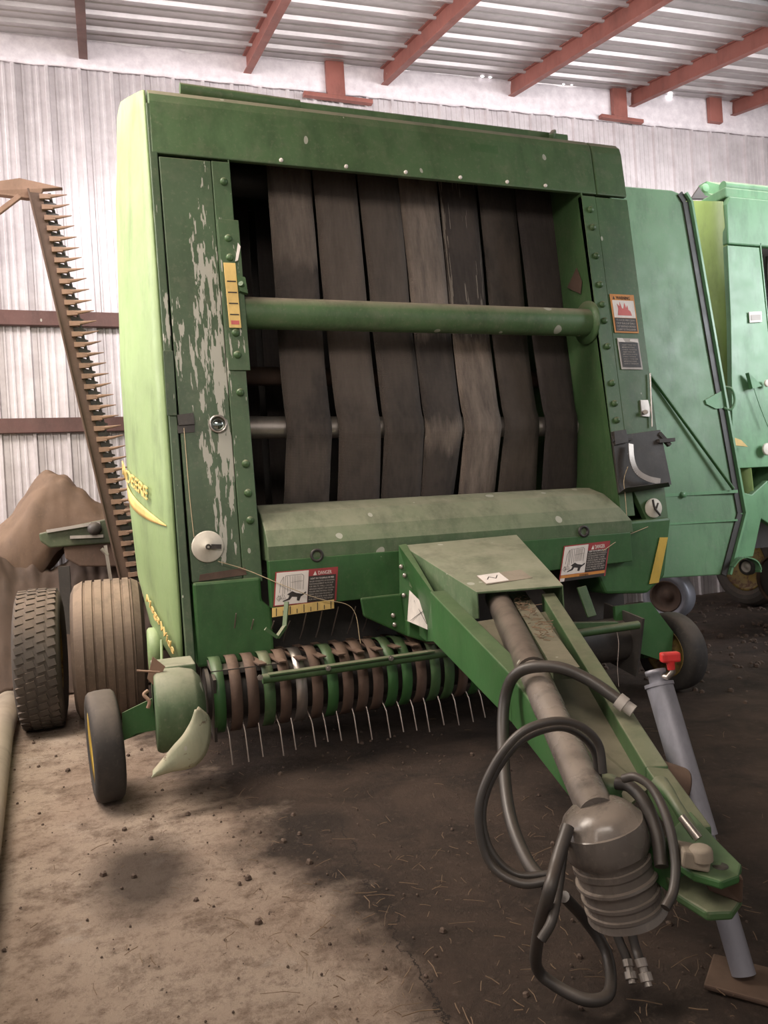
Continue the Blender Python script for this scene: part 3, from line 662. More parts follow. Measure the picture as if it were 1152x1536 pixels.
mb = MB(); P.poly(mb, [(0, 0), (.25, 0), (.36, .13), (.05, .12)], .003); P.poly(mb, [(.55, .10), (.62, .03), (.95, .03), (.97, .14)], .003); mb.build('torn_edge', M['sign_white'], s)
for q in range(9):
    P.text(('ADJUST TWINE ARM', 'BEFORE EACH BALE', 'CHECK TENSION')[q % 3], .16, .24 + q * .075, .04, .66 - .08 * (q % 2), M['sign_grey'], s, .004)
# twine discs, with metal finger
for k, (c, fing, rr_) in enumerate((((0.3811, 3.351, 0.9481), (0.4358, 3.34, 0.9444), .068), ((2.703, 3.354, 0.9838), (2.73, 3.339, 0.9326), .052))):
    mb = MB(); mb.lathe(Vector(c) + V(0, .012, 0), (0, -1, 0), [(0, rr_), (.006, rr_), (.010, rr_ * .94), (.010, rr_ * .62), (.013, rr_ * .58), (.013, rr_ * .2), (.02, rr_ * .18), (.02, 0)], 36); s = mb.build('twine_disc', M['white'], baler)
    if k == 0:
        mb = MB(); mb.lathe(Vector(c) + V(.0, -.009, 0), (0, -1, 0), [(0, .012), (.004, .012), (.004, .006), (.001, .005)], 12); mb.bar(Vector(c) + V(.012, -.012, 0), Vector(fing) + V(0, 0, 0), .02, .006, (0, 1, 0)); mb.build('disc_finger', M['black_iron'], s)
    else:
        mb = MB(); mb.tube(smooth_path([Vector(c) + V(-.02, -.014, .045), Vector(c) + V(-.012, -.016, .0), Vector(c) + V(.02, -.016, -.04)]), .006, 6); mb.tube([Vector(c) + V(.012, -.014, .025), Vector(c) + V(-.005, -.014, -.01)], .005, 6); mb.build('disc_finger', M['black_iron'], s)
# round sight glass
mb = MB(); c = Vector((0.4639, 3.418, 1.48)); mb.lathe(c, (0, -1, 0), [(0, .040), (.008, .040), (.010, .036), (.010, .032), (.004, .031)], 28); s = mb.build('sight_glass', M['steel'], baler)
gl, nt, b = newmat('mirror_glass'); b.inputs['Base Color'].default_value = (0.35, 0.42, 0.40, 1); b.inputs['Metallic'].default_value = 1; b.inputs['Roughness'].default_value = 0.08
mb = MB(); mb.lathe(c, (0, -1, 0), [(0, .031), (.005, .031), (.005, 0)], 28); mb.build('glass', gl, s)
# twine guide eyes on left column
mb = MB(); mb.prism([(0.2931, 3.416, 1.523), (0.3611, 3.417, 1.531), (0.3633, 3.412, 1.481), (0.2956, 3.412, 1.477)], (0, .012, 0)); mb.prism([(0.2907, 3.42, 1.478), (0.3641, 3.42, 1.482), (0.3617, 3.417, 1.447), (0.2911, 3.416, 1.443)], (0, .004, 0)); mb.build('twine_guide', M['black_iron'], baler)
mb = MB(); mb.tube(smooth_path([(0.3164, 3.402, 1.464), (0.3195, 3.376, 1.181), (0.3257, 3.355, 0.9918)]), .0018, 5); mb.tube(smooth_path([(0.4172, 3.334, 0.8832), (0.5342, 3.32, 0.8371), (0.6914, 3.261, 0.7553), (0.8275, 3.255, 0.6913), (0.9741, 3.25, 0.6366), (0.9992, 3.234, 0.48)]), .0018, 5); mb.build('twine_strand', M['twine'], baler)
mb = MB(); mb.box((XL - .012, 3.42, 1.52), (XL + .03, fy(1.6) - .02, 1.80)); mb.build('side_latch_cover', M['green_streaked'], baler, bevel=0.012)
# latch gear and black bracket box on the right column
mb = MB(); mb.prism([(2.71, 3.423, 1.566), (2.758, 3.423, 1.566), (2.767, 3.417, 1.511), (2.753, 3.413, 1.474), (2.706, 3.414, 1.479)], (0, .02, 0)); mb.tube([(2.714, 3.396, 1.498), (2.755, 3.436, 1.503)], .012); mb.tube([(2.792, 3.435, 1.712), (2.76, 3.406, 1.42)], .004); mb.build('rod_latch', M['steel'], baler)
mb = MB(); mb.prism([(2.484, 3.393, 1.371), (2.794, 3.396, 1.4), (2.821, 3.366, 1.103), (2.482, 3.363, 1.073)], (0, -.014, 0))
mb.prism([(2.487, 3.396, 1.396), (2.564, 3.397, 1.405), (2.57, 3.39, 1.337), (2.485, 3.389, 1.325)], (0, -.03, 0)); mb.prism([(2.48, 3.363, 1.066), (2.82, 3.365, 1.092), (2.747, 3.287, 1.112), (2.483, 3.286, 1.097)], (0, 0, .004))
s = mb.build('bracket_box', M['black_iron'], baler, bevel=0.003)
mb = MB(); mb.bar((2.763, 3.38, 1.338), (2.864, 3.38, 1.342), .05, .02); mb.bar((2.783, 3.384, 1.381), (2.842, 3.377, 1.314), .025, .02); mb.build('bracket_arm', M['black_iron'], s); mb = MB(); mb.bar((2.474, 3.371, 1.348), (2.599, 3.371, 1.352), .012, .012); mb.build('bracket_bolt', M['black_iron'], s)
mb = MB(); st_ = smooth_path([(2.572, 3.349, 1.326), (2.56, 3.33, 1.241), (2.576, 3.314, 1.177), (2.637, 3.31, 1.139), (2.718, 3.318, 1.122)], 6)
for a, b_ in zip(st_, st_[1:]): mb.bar(a, b_, .03, .006, (0, -1, 0.0))
mb.build('curved_strap', M['steel'], s)
mb = MB(); mb.tube(smooth_path([(2.545, 3.347, 1.208), (2.51, 3.34, 1.14), (2.513, 3.341, 1.053), (2.509, 3.332, 0.8628)]), .002, 5); mb.tube(smooth_path([(2.638, 3.335, 0.8891), (2.463, 3.311, 0.8455), (2.312, 3.275, 0.7893)]), .002, 5); mb.build('twine_strand', M['twine'], baler)
# brown rust triangle and plates inside the opening, right
mb = MB(); mb.prism([(2.497, 3.62, 2.33), (2.497, 3.72, 2.25), (2.497, 3.60, 2.18), (2.497, 3.58, 2.24)], (-.004, 0, 0)); mb.build('rust_patch', M['rust'], baler)

# pickup --------------------------------------------------------------
pk_r = .150; pc = (3.32, .325)
nb = 21
for i in range(nb):
    x = .37 + i * .0675
    mb = MB(); wdt = .046
    def arc(u, v):
        a = R(62) + (R(248) - R(62)) * u            # over the top, round the front and below
        r_ = pk_r * (1 + .10 * math.sin(u * PI))
        return (x + wdt * (v - .5), pc[0] + math.cos(a) * r_, pc[1] + math.sin(a) * r_ - .02 * max(0, u - .6))
    mb.grid(arc, 18, 1)
    col_ = ('green_clean', 'rust', 'rust', 'green', 'rust', 'steel', 'rust', 'green_clean', 'rust', 'rust', 'rust', 'green_clean', 'green_clean', 'rust', 'green', 'green', 'rust')[i % 17]
    mb.build('stripper_band', M[col_], baler, solid=0.006)
for i in range(nb):
    x = .405 + i * .0675; j = rnd.uniform(-.012, .012)
    mb = MB(); mb.tube([(x - .012, 3.26, .27), (x - .004 + j, 3.19, .18), (x + j, 3.165, .075 + rnd.uniform(-.012, .02))], .0032, 6)
    mb.build('tine', M['wire'], baler)
for i in range(14):
    x = .47 + i * .075; j = rnd.uniform(-.01, .01)
    mb = MB(); mb.tube([(x, 3.42, .50), (x + j, 3.36, .55), (x + .01 + j, 3.30, .63 + rnd.uniform(-.03, .03))], .003, 6)
    mb.build('tine', M['wire'], baler)
for i in range(12):
    x = .5 + i * .085
    mb = MB(); mb.bar((x, 3.45, .47), (x + .05, 3.16, .455), .035, .006); mb.build('feed_slat', M['rust'], baler)
mb = MB(); mb.tube([(.33, 3.34, .325), (2.45, 3.34, .325)], .11, 20); mb.build('pickup_drum', M['black_iron'], baler)
mb = MB(); mb.box((.34, 3.55, .22), (2.62, 3.60, .80)); mb.build('throat_plate', M['black_iron'], baler)
mb = MB(); mb.tube([(.535, 3.10, .408), (2.36, 3.10, .432)], .020, 14)
mb.bar((.56, 3.09, .425), (1.28, 3.09, .435), .045, .006)
s = mb.build('wind_guard_bar', M['green'], baler)
for p in ((0.5209, 3.07, 0.4221), (0.8019, 3.07, 0.4242), (1.077, 3.07, 0.432)):
    mb = MB(); mb.lathe(p, (0, -1, 0), [(0, .012), (.007, .012), (.007, .006), (.012, .006), (.012, 0)], 6, False); mb.build('nut', M['steel'], s)
mb = MB(); mb.bar((0.6828, 3.24, 0.6921), (0.6594, 3.2, 0.594), .018, .012); mb.bar((0.6594, 3.2, 0.594), (0.6178, 3.16, 0.5591), .016, .014); mb.bar((0.6178, 3.16, 0.5591), (0.5703, 3.16, 0.6002), .014, .014); mb.build('wind_guard_hanger', M['green'], baler)
mb = MB(); mb.prism([(.345, 3.14, .42), (.345, 3.45, .50), (.345, 3.50, .20), (.345, 3.22, .15)], (.012, 0, 0)); mb.build('pickup_end_plate', M['black_iron'], baler); mb = MB(); mb.prism([(2.42, 3.14, .45), (2.42, 3.45, .50), (2.42, 3.50, .20), (2.42, 3.22, .15)], (.012, 0, 0)); mb.build('pickup_end_plate', M['black_iron'], baler)
mb = MB(); mb.tube([(.37, 3.30, .43), (.60, 3.30, .43)], .014); mb.box((.345, 3.20, .425), (.62, 3.34, .445)); mb.build('pickup_frame', M['black_iron'], baler)
# right-hand pickup lift gear
mb = MB(); mb.bar((1.976, 3.12, 0.4684), (2.252, 3.12, 0.442), .03, .03); mb.bar((1.694, 3.12, 0.4772), (2.012, 3.12, 0.4645), .05, .02); mb.bar((2.121, 3.2, 0.6309), (2.137, 3.15, 0.4891), .05, .012, (0, 1, 0)); mb.lathe((2.007, 3.13, 0.4104), (0, -1, 0), [(0, .035), (.03, .035), (.03, .015), (.05, .015), (.05, 0)], 14); s = mb.build('pickup_lift_arm', M['green'], baler, bevel=0.003)
mb = MB(); mb.tube(smooth_path([(2.233, 3.1, 0.4305), (2.228, 3.08, 0.3606), (2.199, 3.06, 0.2569), (2.185, 3.04, 0.1684)]), .0022, 6); mb.build('safety_wire', M['wire'], baler)

# gearbox drum, flap and gauge wheels ---------------------------------
mb = MB(); mb.lathe((.115, 3.12, .335), (1, 0, 0), [(0, .0), (0, .152), (.015, .160), (.10, .158), (.150, .145), (.175, .115), (.19, .06), (.19, 0)], 32)
mb.box((.115, 3.12, .28), (.28, 3.32, .50)); mb.build('drive_shield', M['green_dusty'], baler, bevel=0.006)
mb = MB(); mb.prism([(0.0936, 3.08, 0.4706), (0.1179, 3.08, 0.5517), (0.1621, 3.08, 0.5079), (0.1185, 3.08, 0.4367)], (0, .006, 0)); mb.tube([(0.0568, 3.08, 0.5058), (0.1413, 3.08, 0.49)], .004); mb.build('shield_bracket', M['rust_light'], baler)
mb = MB()
fA = [(0.2633, 2.95, 0.3678), (0.305, 2.96, 0.3095), (0.2904, 2.95, 0.2091), (0.2373, 2.94, 0.1534), (0.1551, 2.93, 0.1506), (0.0818, 2.92, 0.1444)]
fB = [(0.2513, 2.93, 0.364), (0.232, 2.93, 0.3224), (0.2, 2.92, 0.2806), (0.1648, 2.92, 0.247), (0.1297, 2.92, 0.2089), (0.09, 2.92, 0.1671)]
sa = smooth_path(fA, 4); sb = smooth_path(fB, 4)
mb.grid(lambda u, v: tuple(sa[int(round(u * (len(sa) - 1)))].lerp(sb[int(round(u * (len(sb) - 1)))], v) + V(0, -.02 * math.sin(v * PI), 0)), len(sa) - 1, 6)
mb.build('crop_deflector', M['pale_flap'], baler, solid=0.006)
mb = MB(); mb.lathe((.13, 3.9, .44), (1, 0, 0), [(0, 0), (0, .11), (.01, .12), (.06, .12), (.06, 0)], 32); mb.build('side_drive_cover', M['green_lit'], baler)
mb = MB(); mb.tube([(0.1743, 3.5, 0.5518), (0.1638, 3.4, 0.4251)], .006); mb.build('side_rod', M['green_lit'], baler)

def wheel(name, parent, c, axis, r, w, tyre, rim, treads=(), lab=None, rimside=1):
    """tyre with rounded shoulders and circumferential grooves; rim disc sunk on both sides"""
    ax = Vector(axis).normalized(); c = Vector(c)
    h_ = w / 2; pr_ = [(-h_ * .80, r * .62), (-h_ * .97, r * .74), (-h_, r * .84), (-h_ * .90, r * .94), (-h_ * .72, r * .985)]
    g = sorted(treads)
    for t in g:
        gw = w * .018
        pr_ += [(t * h_ - gw, r), (t * h_ - gw * .8, r * .975), (t * h_ + gw * .8, r * .975), (t * h_ + gw, r)]
    if not g: pr_ += [(-h_ * .3, r), (h_ * .3, r)]
    pr_ += [(h_ * .72, r * .985), (h_ * .90, r * .94), (h_, r * .84), (h_ * .97, r * .74), (h_ * .80, r * .62)]
    mb = MB(); mb.lathe(c, ax, pr_, 110, not g)
    if parent is None: raise ValueError
    wl = bpy.data.objects.new(name, None); C.objects.link(wl); wl.parent = parent
    off = Vector((0, 0, 0)); p = parent
    while p is not None: off += p.location; p = p.parent
    wl.location = c - off; wl.empty_display_size = .1
    mb.build('tyre', tyre, wl)
    mb = MB()
    mb.lathe(c, ax, [(-h_ * .80, r * .62), (-h_ * .88, r * .645), (-h_ * .75, r * .58), (-h_ * .35, r * .50), (-h_ * .30, r * .22), (-h_ * .55, r * .20), (-h_ * .6, 0)], 40)
    mb.lathe(c, ax, [(h_ * .80, r * .62), (h_ * .88, r * .645), (h_ * .75, r * .58), (h_ * .35, r * .50), (h_ * .30, r * .22), (h_ * .55, r * .20), (h_ * .6, 0)], 40)
    mb.build('rim', rim, wl)
    if lab: wl['label'] = lab
    return wl
# left gauge wheel, toed a little
wheel('gauge_wheel', baler, (-.075, 3.20, .212), (1, .10, 0.03), .212, .112, M['rubber_black'], M['yellow'])
mb = MB(); mb.prism([(-0.005, 3.14, 0.3388), (0.1082, 3.14, 0.3796), (0.1209, 3.14, 0.2554), (0.0439, 3.14, 0.2542), (-0.0087, 3.14, 0.2315)], (0, .012, 0)); mb.tube([(-.03, 3.20, .23), (.12, 3.18, .27)], .016); mb.build('gauge_wheel_arm', M['green_clean'], baler)
mb = MB(); mb.tube(smooth_path([(0.094, 3.1, 0.4207), (0.0783, 3.09, 0.4095), (0.0958, 3.08, 0.3836), (0.0895, 3.08, 0.359)]), .007); mb.build('adjuster_pin', M['rust_light'], baler)
# right gauge wheel
wheel('gauge_wheel', baler, (2.80, 3.41, .208), (1, .10, 0), .208, .12, M['rubber_black'], M['yellow_dim'])
mb = MB(); mb.prism([(2.38, 3.30, .50), (2.60, 3.30, .50), (2.73, 3.30, .33), (2.70, 3.30, .17), (2.38, 3.30, .30)], (0, .02, 0)); mb.tube([(2.60, 3.40, .21), (2.80, 3.40, .21)], .018); mb.build('gauge_wheel_arm', M['green_clean'], baler)
# main wheels
wheel('main_wheel', baler, (-.05, 4.58, .385), (1, 0, 0), .385, .37, M['rubber_dusty'], M['yellow_dim'], (-.62, -.36, -.1, .16, .42, .66))
wheel('main_wheel', baler, (2.15, 4.75, .385), (1, 0, 0), .385, .33, M['rubber_dusty'], M['yellow_dim'], (-.62, -.36, -.1, .16, .42, .66))
mb = MB(); mb.tube([(-.05, 4.58, .385), (2.15, 4.75, .385)], .05); mb.build('axle', M['green'], baler)

# tongue ---------------------------------------------------------------
TH = [(1.231, 3.26, 0.8944), (1.819, 3.26, 0.903), (1.602, 2.536, 0.73), (1.27, 2.604, 0.73)]
mb = MB(); mb.prism(TH, (0, 0, -.008))
tl, tr, fr, flf = [Vector(p) for p in TH]
mb.prism([tl, flf, flf + V(0, 0, -.10), Vector((1.256, 2.75, 0.605)), tl + V(0, .0, -.17)], (.006, 0, 0))
mb.prism([tr, fr, fr + V(0, 0, -.09), tr + V(0, 0, -.16)], (-.006, 0, 0))
hood_o = mb.build('tongue_hood', M['green_dusty'], baler, bevel=0.002)
def on_hood(u, v): return (tl + (tr - tl) * u).lerp(flf + (fr - flf) * u, v) + V(0, 0, .001)
P = Plate(on_hood(.22, .74), on_hood(.72, .70), on_hood(.20, .90))
mb = MB(); P.quad(mb, 0, 0, 1, 1, 0.0); s = mb.build('shaft_decal', M['galvanised_pipe'], baler)
mb = MB(); P.quad(mb, .02, .05, .5, .95, .002); mb.build('picture_panel', M['sign_white'], s)
mb = MB(); P.line(mb, [(.12, .6), (.2, .35), (.3, .6), (.4, .3)], .004, .003); mb.build('figure_drawing', M['sign_black'], s)
# bolted side plate with torn white decal
mb = MB(); mb.prism([(1.206, 3.235, 0.8967), (1.232, 3.235, 0.9008), (1.185, 2.834, 0.72), (1.164, 2.8, 0.53), (1.282, 3.16, 0.4668), (1.19, 3.235, 0.5627)], (.010, .0, 0)); s = mb.build('tongue_side_plate', M['green_clean'], baler, bevel=0.002)
mb = MB(); mb.prism([(1.207, 3.14, 0.7029), (1.262, 3.08, 0.6245), (1.252, 3.07, 0.5345), (1.189, 3.14, 0.5705)], (-.003, -.008, 0)); s = mb.build('torn_decal', M['sign_white'], baler)
mb = MB()
for a, b_ in ((((1.223, 3.125, 0.6589)), ((1.231, 3.11, 0.5869))), (((1.25, 3.09, 0.616)), ((1.201, 3.13, 0.5733))), (((1.234, 3.11, 0.6244)), ((1.253, 3.075, 0.5597)))):
    mb.bar(Vector(a) + V(-.006, -.012, 0), Vector(b_) + V(-.006, -.012, 0), .0015, .0015)
mb.build('crease_lines', M['sign_black'], s)
for p in ((1.208, 3.225, 0.801), (1.218, 3.215, 0.7619), (1.209, 3.215, 0.6733), (1.147, 3.2, 0.5917), (1.151, 3.2, 0.55)):
    mb = MB(); mb.lathe(p, (-.5, -1, 0), [(0, .011), (.007, .010), (.009, .005), (.009, 0)], 10); mb.build('bolt', M['steel'], baler)
# rails
A0 = Vector((1.117, 2.69, 0.74)); A1 = Vector((1.01, 1.902, 0.585)); A2 = Vector((0.9102, 1.352, 0.44)); A3 = Vector((0.9443, 1.181, 0.36))
B0 = Vector((1.543, 2.6, 0.7)); B1 = Vector((1.066, 1.405, 0.46)); B2 = Vector((1.049, 1.255, 0.38))
mb = MB()
def rail(mb, a, b_, ha, hb, w=.055, sgn=1):
    d = (b_ - a); s_ = Vector((-d.y, d.x, 0)).normalized() * w * sgn
    mb.hexa([a + V(0, 0, -ha), b_ + V(0, 0, -hb), b_ + s_ + V(0, 0, -hb), a + s_ + V(0, 0, -ha), a, b_, b_ + s_, a + s_])
rail(mb, A0, A1, .19, .14, .06, 1); rail(mb, A1, A2, .14, .09, .05, 1); rail(mb, A2, A3, .09, .06, .05, 1)
left_rail = mb.build('tongue_rail', M['green_clean'], baler, bevel=0.004)
mb = MB(); rail(mb, B0, B1, .15, .08, .05, 1); rail(mb, B1, B2, .08, .06, .05, 1)
mb.build('tongue_rail', M['green'], baler, bevel=0.004)
# olive floor of the tongue
C1 = Vector((1.335, 2.085, 0.53)); 
mb = MB(); dz_ = V(0, 0, -.05)
mb.prism([A0.lerp(A1, .3) + dz_ + V(.05, 0, 0), A1 + dz_ + V(.04, 0, 0), A2 + dz_ + V(.03, 0, 0), B1 + dz_, B0.lerp(B1, .05) + dz_], (0, 0, -.006)); mb.build('tongue_floor', M['green_olive'], baler)
mb = MB(); a = Vector((1.569, 2.842, 0.67)); b_ = Vector((1.096, 1.745, 0.6)); mb.bar(a, b_, .07, .03); s = mb.build('shaft_tray', M['green_olive'], baler)
mb = MB()
for i in range(90):
    t = rnd.uniform(.1, .75); p = a.lerp(b_, t) + V(rnd.uniform(-.028, .028), rnd.uniform(-.02, .02), .018 + rnd.uniform(0, .01)); q = p + V(rnd.uniform(-.03, .03), rnd.uniform(-.03, .03), rnd.uniform(-.003, .006))
    mb.bar(p, q, .002, .002)
o = mb.build('straw_litter', M['straw'], baler); o['kind'] = 'stuff'
# PTO shaft and bell
S0 = Vector((1.442, 2.778, 0.6791)); S1 = Vector((1.069, 1.87, 0.5811)); S2 = Vector((0.8593, 1.287, 0.4355)); S3 = Vector((0.9022, 1.272, 0.2426))
mb = MB(); mb.tube([S0, S1], .047, 24); mb.build('shaft_guard', M['pto_dark'], baler)
mb = MB(); mb.tube([S1 + (S0 - S1) * .02, S1.lerp(S2, .33), S1.lerp(S2, .34), S2], [.041, .040, .038, .038], 24); mb.build('shaft_guard', M['pto'], baler)
ax = (S3 - S2); Lb = ax.length
k = Lb
prof = [(-.12 * k, 0), (-.115 * k, .036), (-.07 * k, .056), (-.01 * k, .070), (.07 * k, .079), (.08 * k, .082), (.16 * k, .085), (.27 * k, .085), (.35 * k, .082), (.40 * k, .075), (.44 * k, .073), (.445 * k, .077), (.50 * k, .077), (.505 * k, .073), (.60 * k, .074), (.61 * k, .080), (.635 * k, .081), (.64 * k, .073), (.76 * k, .073), (.765 * k, .078), (.795 * k, .078), (.80 * k, .073), (.88 * k, .073), (.885 * k, .078), (.915 * k, .078), (.92 * k, .074), (1.0 * k, .078), (1.0 * k, .072), (.6 * k, .066)]
mb = MB(); mb.lathe(S2, ax, prof, 40); bell = mb.build('guard_bell', M['pto'], baler, solid=0)
for v in bell.data.vertices:
    v.co += v.co.normalized() * 0.004 * noise.noise(v.co * 22)
es = bell.modifiers.new('edges', 'EDGE_SPLIT'); es.split_angle = R(28)
mb = MB(); mb.tube([S2.lerp(S3, .5), S2.lerp(S3, .93)], .040, 16); mb.tube([S2.lerp(S3, .85), S2.lerp(S3, 1.04)], [.045, .035], 16); mb.build('shaft_yoke', M['black_iron'], baler)
# jack stand
J0 = Vector((1.224, 1.54, 0.5878)); JM = Vector((1.143, 1.314, 0.3162)); J2 = Vector((1.211, 1.309, 0.02))
J1 = J0.lerp(J2, .62)
mb = MB(); mb.tube([J0, J0.lerp(J2, .55)], .032, 24); mb.tube([J0 + (J0 - J2) * .0, J0 + (J0 - J2).normalized() * .008], .035, 24)
jack = mb.build('jack_tube', M['galv'], baler)
mb = MB(); mb.tube([J0.lerp(J2, .53), J2], .025, 20); mb.build('jack_leg', M['galv'], baler)
ju = (J0 - J2).normalized()
mb = MB(); mb.lathe(J0 + ju * .006, ju, [(0, .022), (.022, .020), (.024, .025), (.034, .025), (.034, 0)], 20); s = mb.build('jack_cap', M['galv'], baler)
mb = MB(); mb.tube([J0 + ju * .028, Vector((1.23, 1.516, 0.6138)), Vector((1.242, 1.512, 0.6259)), Vector((1.241, 1.512, 0.6451))], .007, 10); s = mb.build('crank_handle', M['steel'], baler)
mb = MB(); kn = Vector((1.239, 1.513, 0.6325)); kt = Vector((1.236, 1.514, 0.6742)); mb.lathe(kn, kt - kn, [(0, .009), (.014, .010), (.020, .012)], 16); mb.bar(kn.lerp(kt, .42) + V(-.022, .007, .012), kn.lerp(kt, .42) + V(.022, -.007, .012), .022, .024, (0, 0, 1)); mb.build('knob', M['red'], s, bevel=.005)
mb = MB(); mb.prism([(J2.x - .09, J2.y + .02, .0), (J2.x + .0, J2.y - .10, .0), (J2.x + .10, J2.y - .02, .0), (J2.x + .01, J2.y + .10, .0)], (0, 0, .012)); mb.build('jack_foot', M['rust'], baler, bevel=0.004)
# rusty jack socket
mb = MB(); p = Vector((1.104, 1.434, 0.4228)); q = Vector((1.164, 1.412, 0.3965)); mb.tube([p, q], .042, 20); mb.lathe(q, q - p, [(0, .042), (.004, .04), (.006, .014), (.012, .014), (.012, 0)], 20); mb.build('jack_socket', M['rust'], baler)
# hitch: clevis plates, pin lever, blocks
def plate_z(mb, pts, th): mb.prism(pts, (0, 0, -th))
mb = MB(); mb.prism([(0.9698, 1.226, 0.4), (1.085, 1.294, 0.4), (1.045, 1.173, 0.39), (1.021, 1.093, 0.385), (0.9874, 1.065, 0.385), (0.9447, 1.06, 0.385), (0.9235, 1.103, 0.385), (0.9204, 1.15, 0.39)], (0, 0, -.016)); mb.build('clevis_plate', M['green_clean'], baler, bevel=0.004)
mb = MB(); mb.prism([(0.9497, 1.226, 0.34), (1.023, 1.22, 0.34), (1.041, 1.13, 0.33), (1.021, 1.097, 0.325), (0.9775, 1.075, 0.32), (0.9364, 1.091, 0.32), (0.9219, 1.148, 0.33)], (0, 0, -.018)); mb.build('clevis_plate', M['green'], baler, bevel=0.005)
mb = MB(); mb.prism([(0.9809, 1.151, 0.383), (1.003, 1.074, 0.38), (1.018, 1.096, 0.32), (0.9855, 1.144, 0.33)], (-.01, -.015, 0)); mb.build('clevis_block', M['rust'], baler, bevel=0.006)
mb = MB(); mb.lathe((0.9796, 1.1, 0.386), (0, 0, 1), [(0, .014), (.002, .014), (.002, 0)], 20); mb.build('pin_hole', M['black'], baler)
mb = MB(); mb.bar((0.9179, 1.131, 0.41), (0.9606, 1.11, 0.4), .05, .03); mb.lathe((0.9434, 1.104, 0.405), (0, 0, 1), [(0, .02), (.02, .02), (.024, .012), (.024, 0)], 16); mb.build('hitch_block', M['galvanised_pipe'], baler, bevel=0.004)
mb = MB(); lv = smooth_path([(1.003, 1.279, 0.47), (0.989, 1.237, 0.47), (0.9754, 1.198, 0.46), (0.9723, 1.167, 0.44), (0.9783, 1.152, 0.42)], 4)
mb.tube(lv, [.020 - .009 * math.sin(min(1, i / 8) * PI / 2) for i in range(len(lv))], 10); mb.build('hitch_lever', M['green'], baler)
mb = MB(); mb.tube([(0.9583, 1.168, 0.455), (0.9668, 1.135, 0.425)], .008); mb.build('spring_rod', M['steel'], baler)
mb = MB(); mb.lathe((0.9512, 1.366, 0.46), (.2, -.4, 1), [(-.03, .026), (.0, .026), (.006, .018), (.008, 0)], 20); mb.build('hose_boss', M['green'], baler)
# hoses
def hose(pts, r, mat='hose', name='hydraulic_hose'):
    mb = MB(); mb.tube(smooth_path(pts, 8), r, 10); return mb.build(name, M[mat], baler)
h1 = hose([(0.8203, 1.428, 0.2414), (0.8295, 1.531, 0.254), (0.8594, 1.658, 0.3083), (0.9142, 1.777, 0.4113), (0.958, 1.835, 0.5304), (0.9828, 1.795, 0.6091), (1.048, 1.729, 0.6261), (1.11, 1.676, 0.597), (1.153, 1.607, 0.5512)], .0155)
mb = MB(); mb.tube([(1.15, 1.608, 0.553), (1.161, 1.594, 0.5397)], .020, 14); mb.tube([(1.161, 1.594, 0.5397), (1.173, 1.579, 0.5266)], .016, 14); mb.build('hose_coupler', M['sign_grey'], baler)
hose([(0.9029, 1.325, 0.4975), (0.902, 1.335, 0.5553), (0.8617, 1.339, 0.597), (0.8064, 1.348, 0.6112), (0.7399, 1.361, 0.5941), (0.6817, 1.371, 0.5346), (0.6409, 1.364, 0.4588), (0.6438, 1.342, 0.3696), (0.6849, 1.296, 0.3358), (0.7488, 1.262, 0.345)], .0085)
hose([(0.9225, 1.371, 0.4733), (0.9129, 1.374, 0.5337), (0.8678, 1.379, 0.5767), (0.8161, 1.387, 0.5841), (0.748, 1.39, 0.5639), (0.6866, 1.391, 0.5013), (0.6562, 1.38, 0.4373), (0.6607, 1.357, 0.3755), (0.6952, 1.324, 0.338), (0.7574, 1.281, 0.3455)], .0072)
hose([(0.9098, 1.269, 0.5026), (0.922, 1.244, 0.5108), (0.9315, 1.208, 0.496), (0.9212, 1.159, 0.4566), (0.9031, 1.123, 0.4045), (0.877, 1.1, 0.3672), (0.8492, 1.089, 0.3477)], .0085)
hose([(0.933, 1.325, 0.472), (0.9457, 1.299, 0.4712), (0.9474, 1.256, 0.4519), (0.9391, 1.216, 0.4097), (0.918, 1.181, 0.3653)], .013)
hose([(0.7815, 1.272, 0.4326), (0.7381, 1.245, 0.3893), (0.6977, 1.217, 0.3433), (0.7372, 1.33, 0.2116), (0.7784, 1.422, 0.0868), (0.8089, 1.411, 0.0487), (0.8505, 1.354, 0.0372), (0.9061, 1.355, 0.0378), (0.9514, 1.424, 0.0702), (0.9232, 1.455, 0.1339), (0.8508, 1.417, 0.2184)], .0125)
hose([(0.8082, 1.305, 0.4219), (0.7722, 1.275, 0.3952), (0.7375, 1.245, 0.3401), (0.7021, 1.215, 0.3011), (0.6771, 1.214, 0.2722)], .009)
mb = MB(); mb.tube(smooth_path([(0.9529, 1.424, 0.2142), (0.9624, 1.399, 0.1232), (0.9653, 1.377, 0.0886), (0.9647, 1.366, 0.0746)]), .010); mb.build('hose_end', M['hose'], baler)
mb = MB(); mb.tube(smooth_path([(0.9867, 1.412, 0.212), (0.989, 1.379, 0.1126), (0.9852, 1.359, 0.0872), (0.9822, 1.349, 0.0791)]), .010); mb.build('hose_end', M['hose'], baler)
for (p, q) in (((0.9639, 1.367, 0.083), (0.9521, 1.339, 0.0513)), ((0.9816, 1.35, 0.0903), (0.9765, 1.32, 0.0502))):
    mb = MB(); p = Vector(p); q = Vector(q); L = (q - p).length; mb.lathe(p, q - p, [(0, .006), (0, .012), (L * .3, .012), (L * .32, .0085), (L * .5, .0085), (L * .52, .0135), (L * .82, .0135), (L * .84, .008), (L, .008), (L, 0)], 14, False); mb.build('hose_coupler', M['steel'], baler)

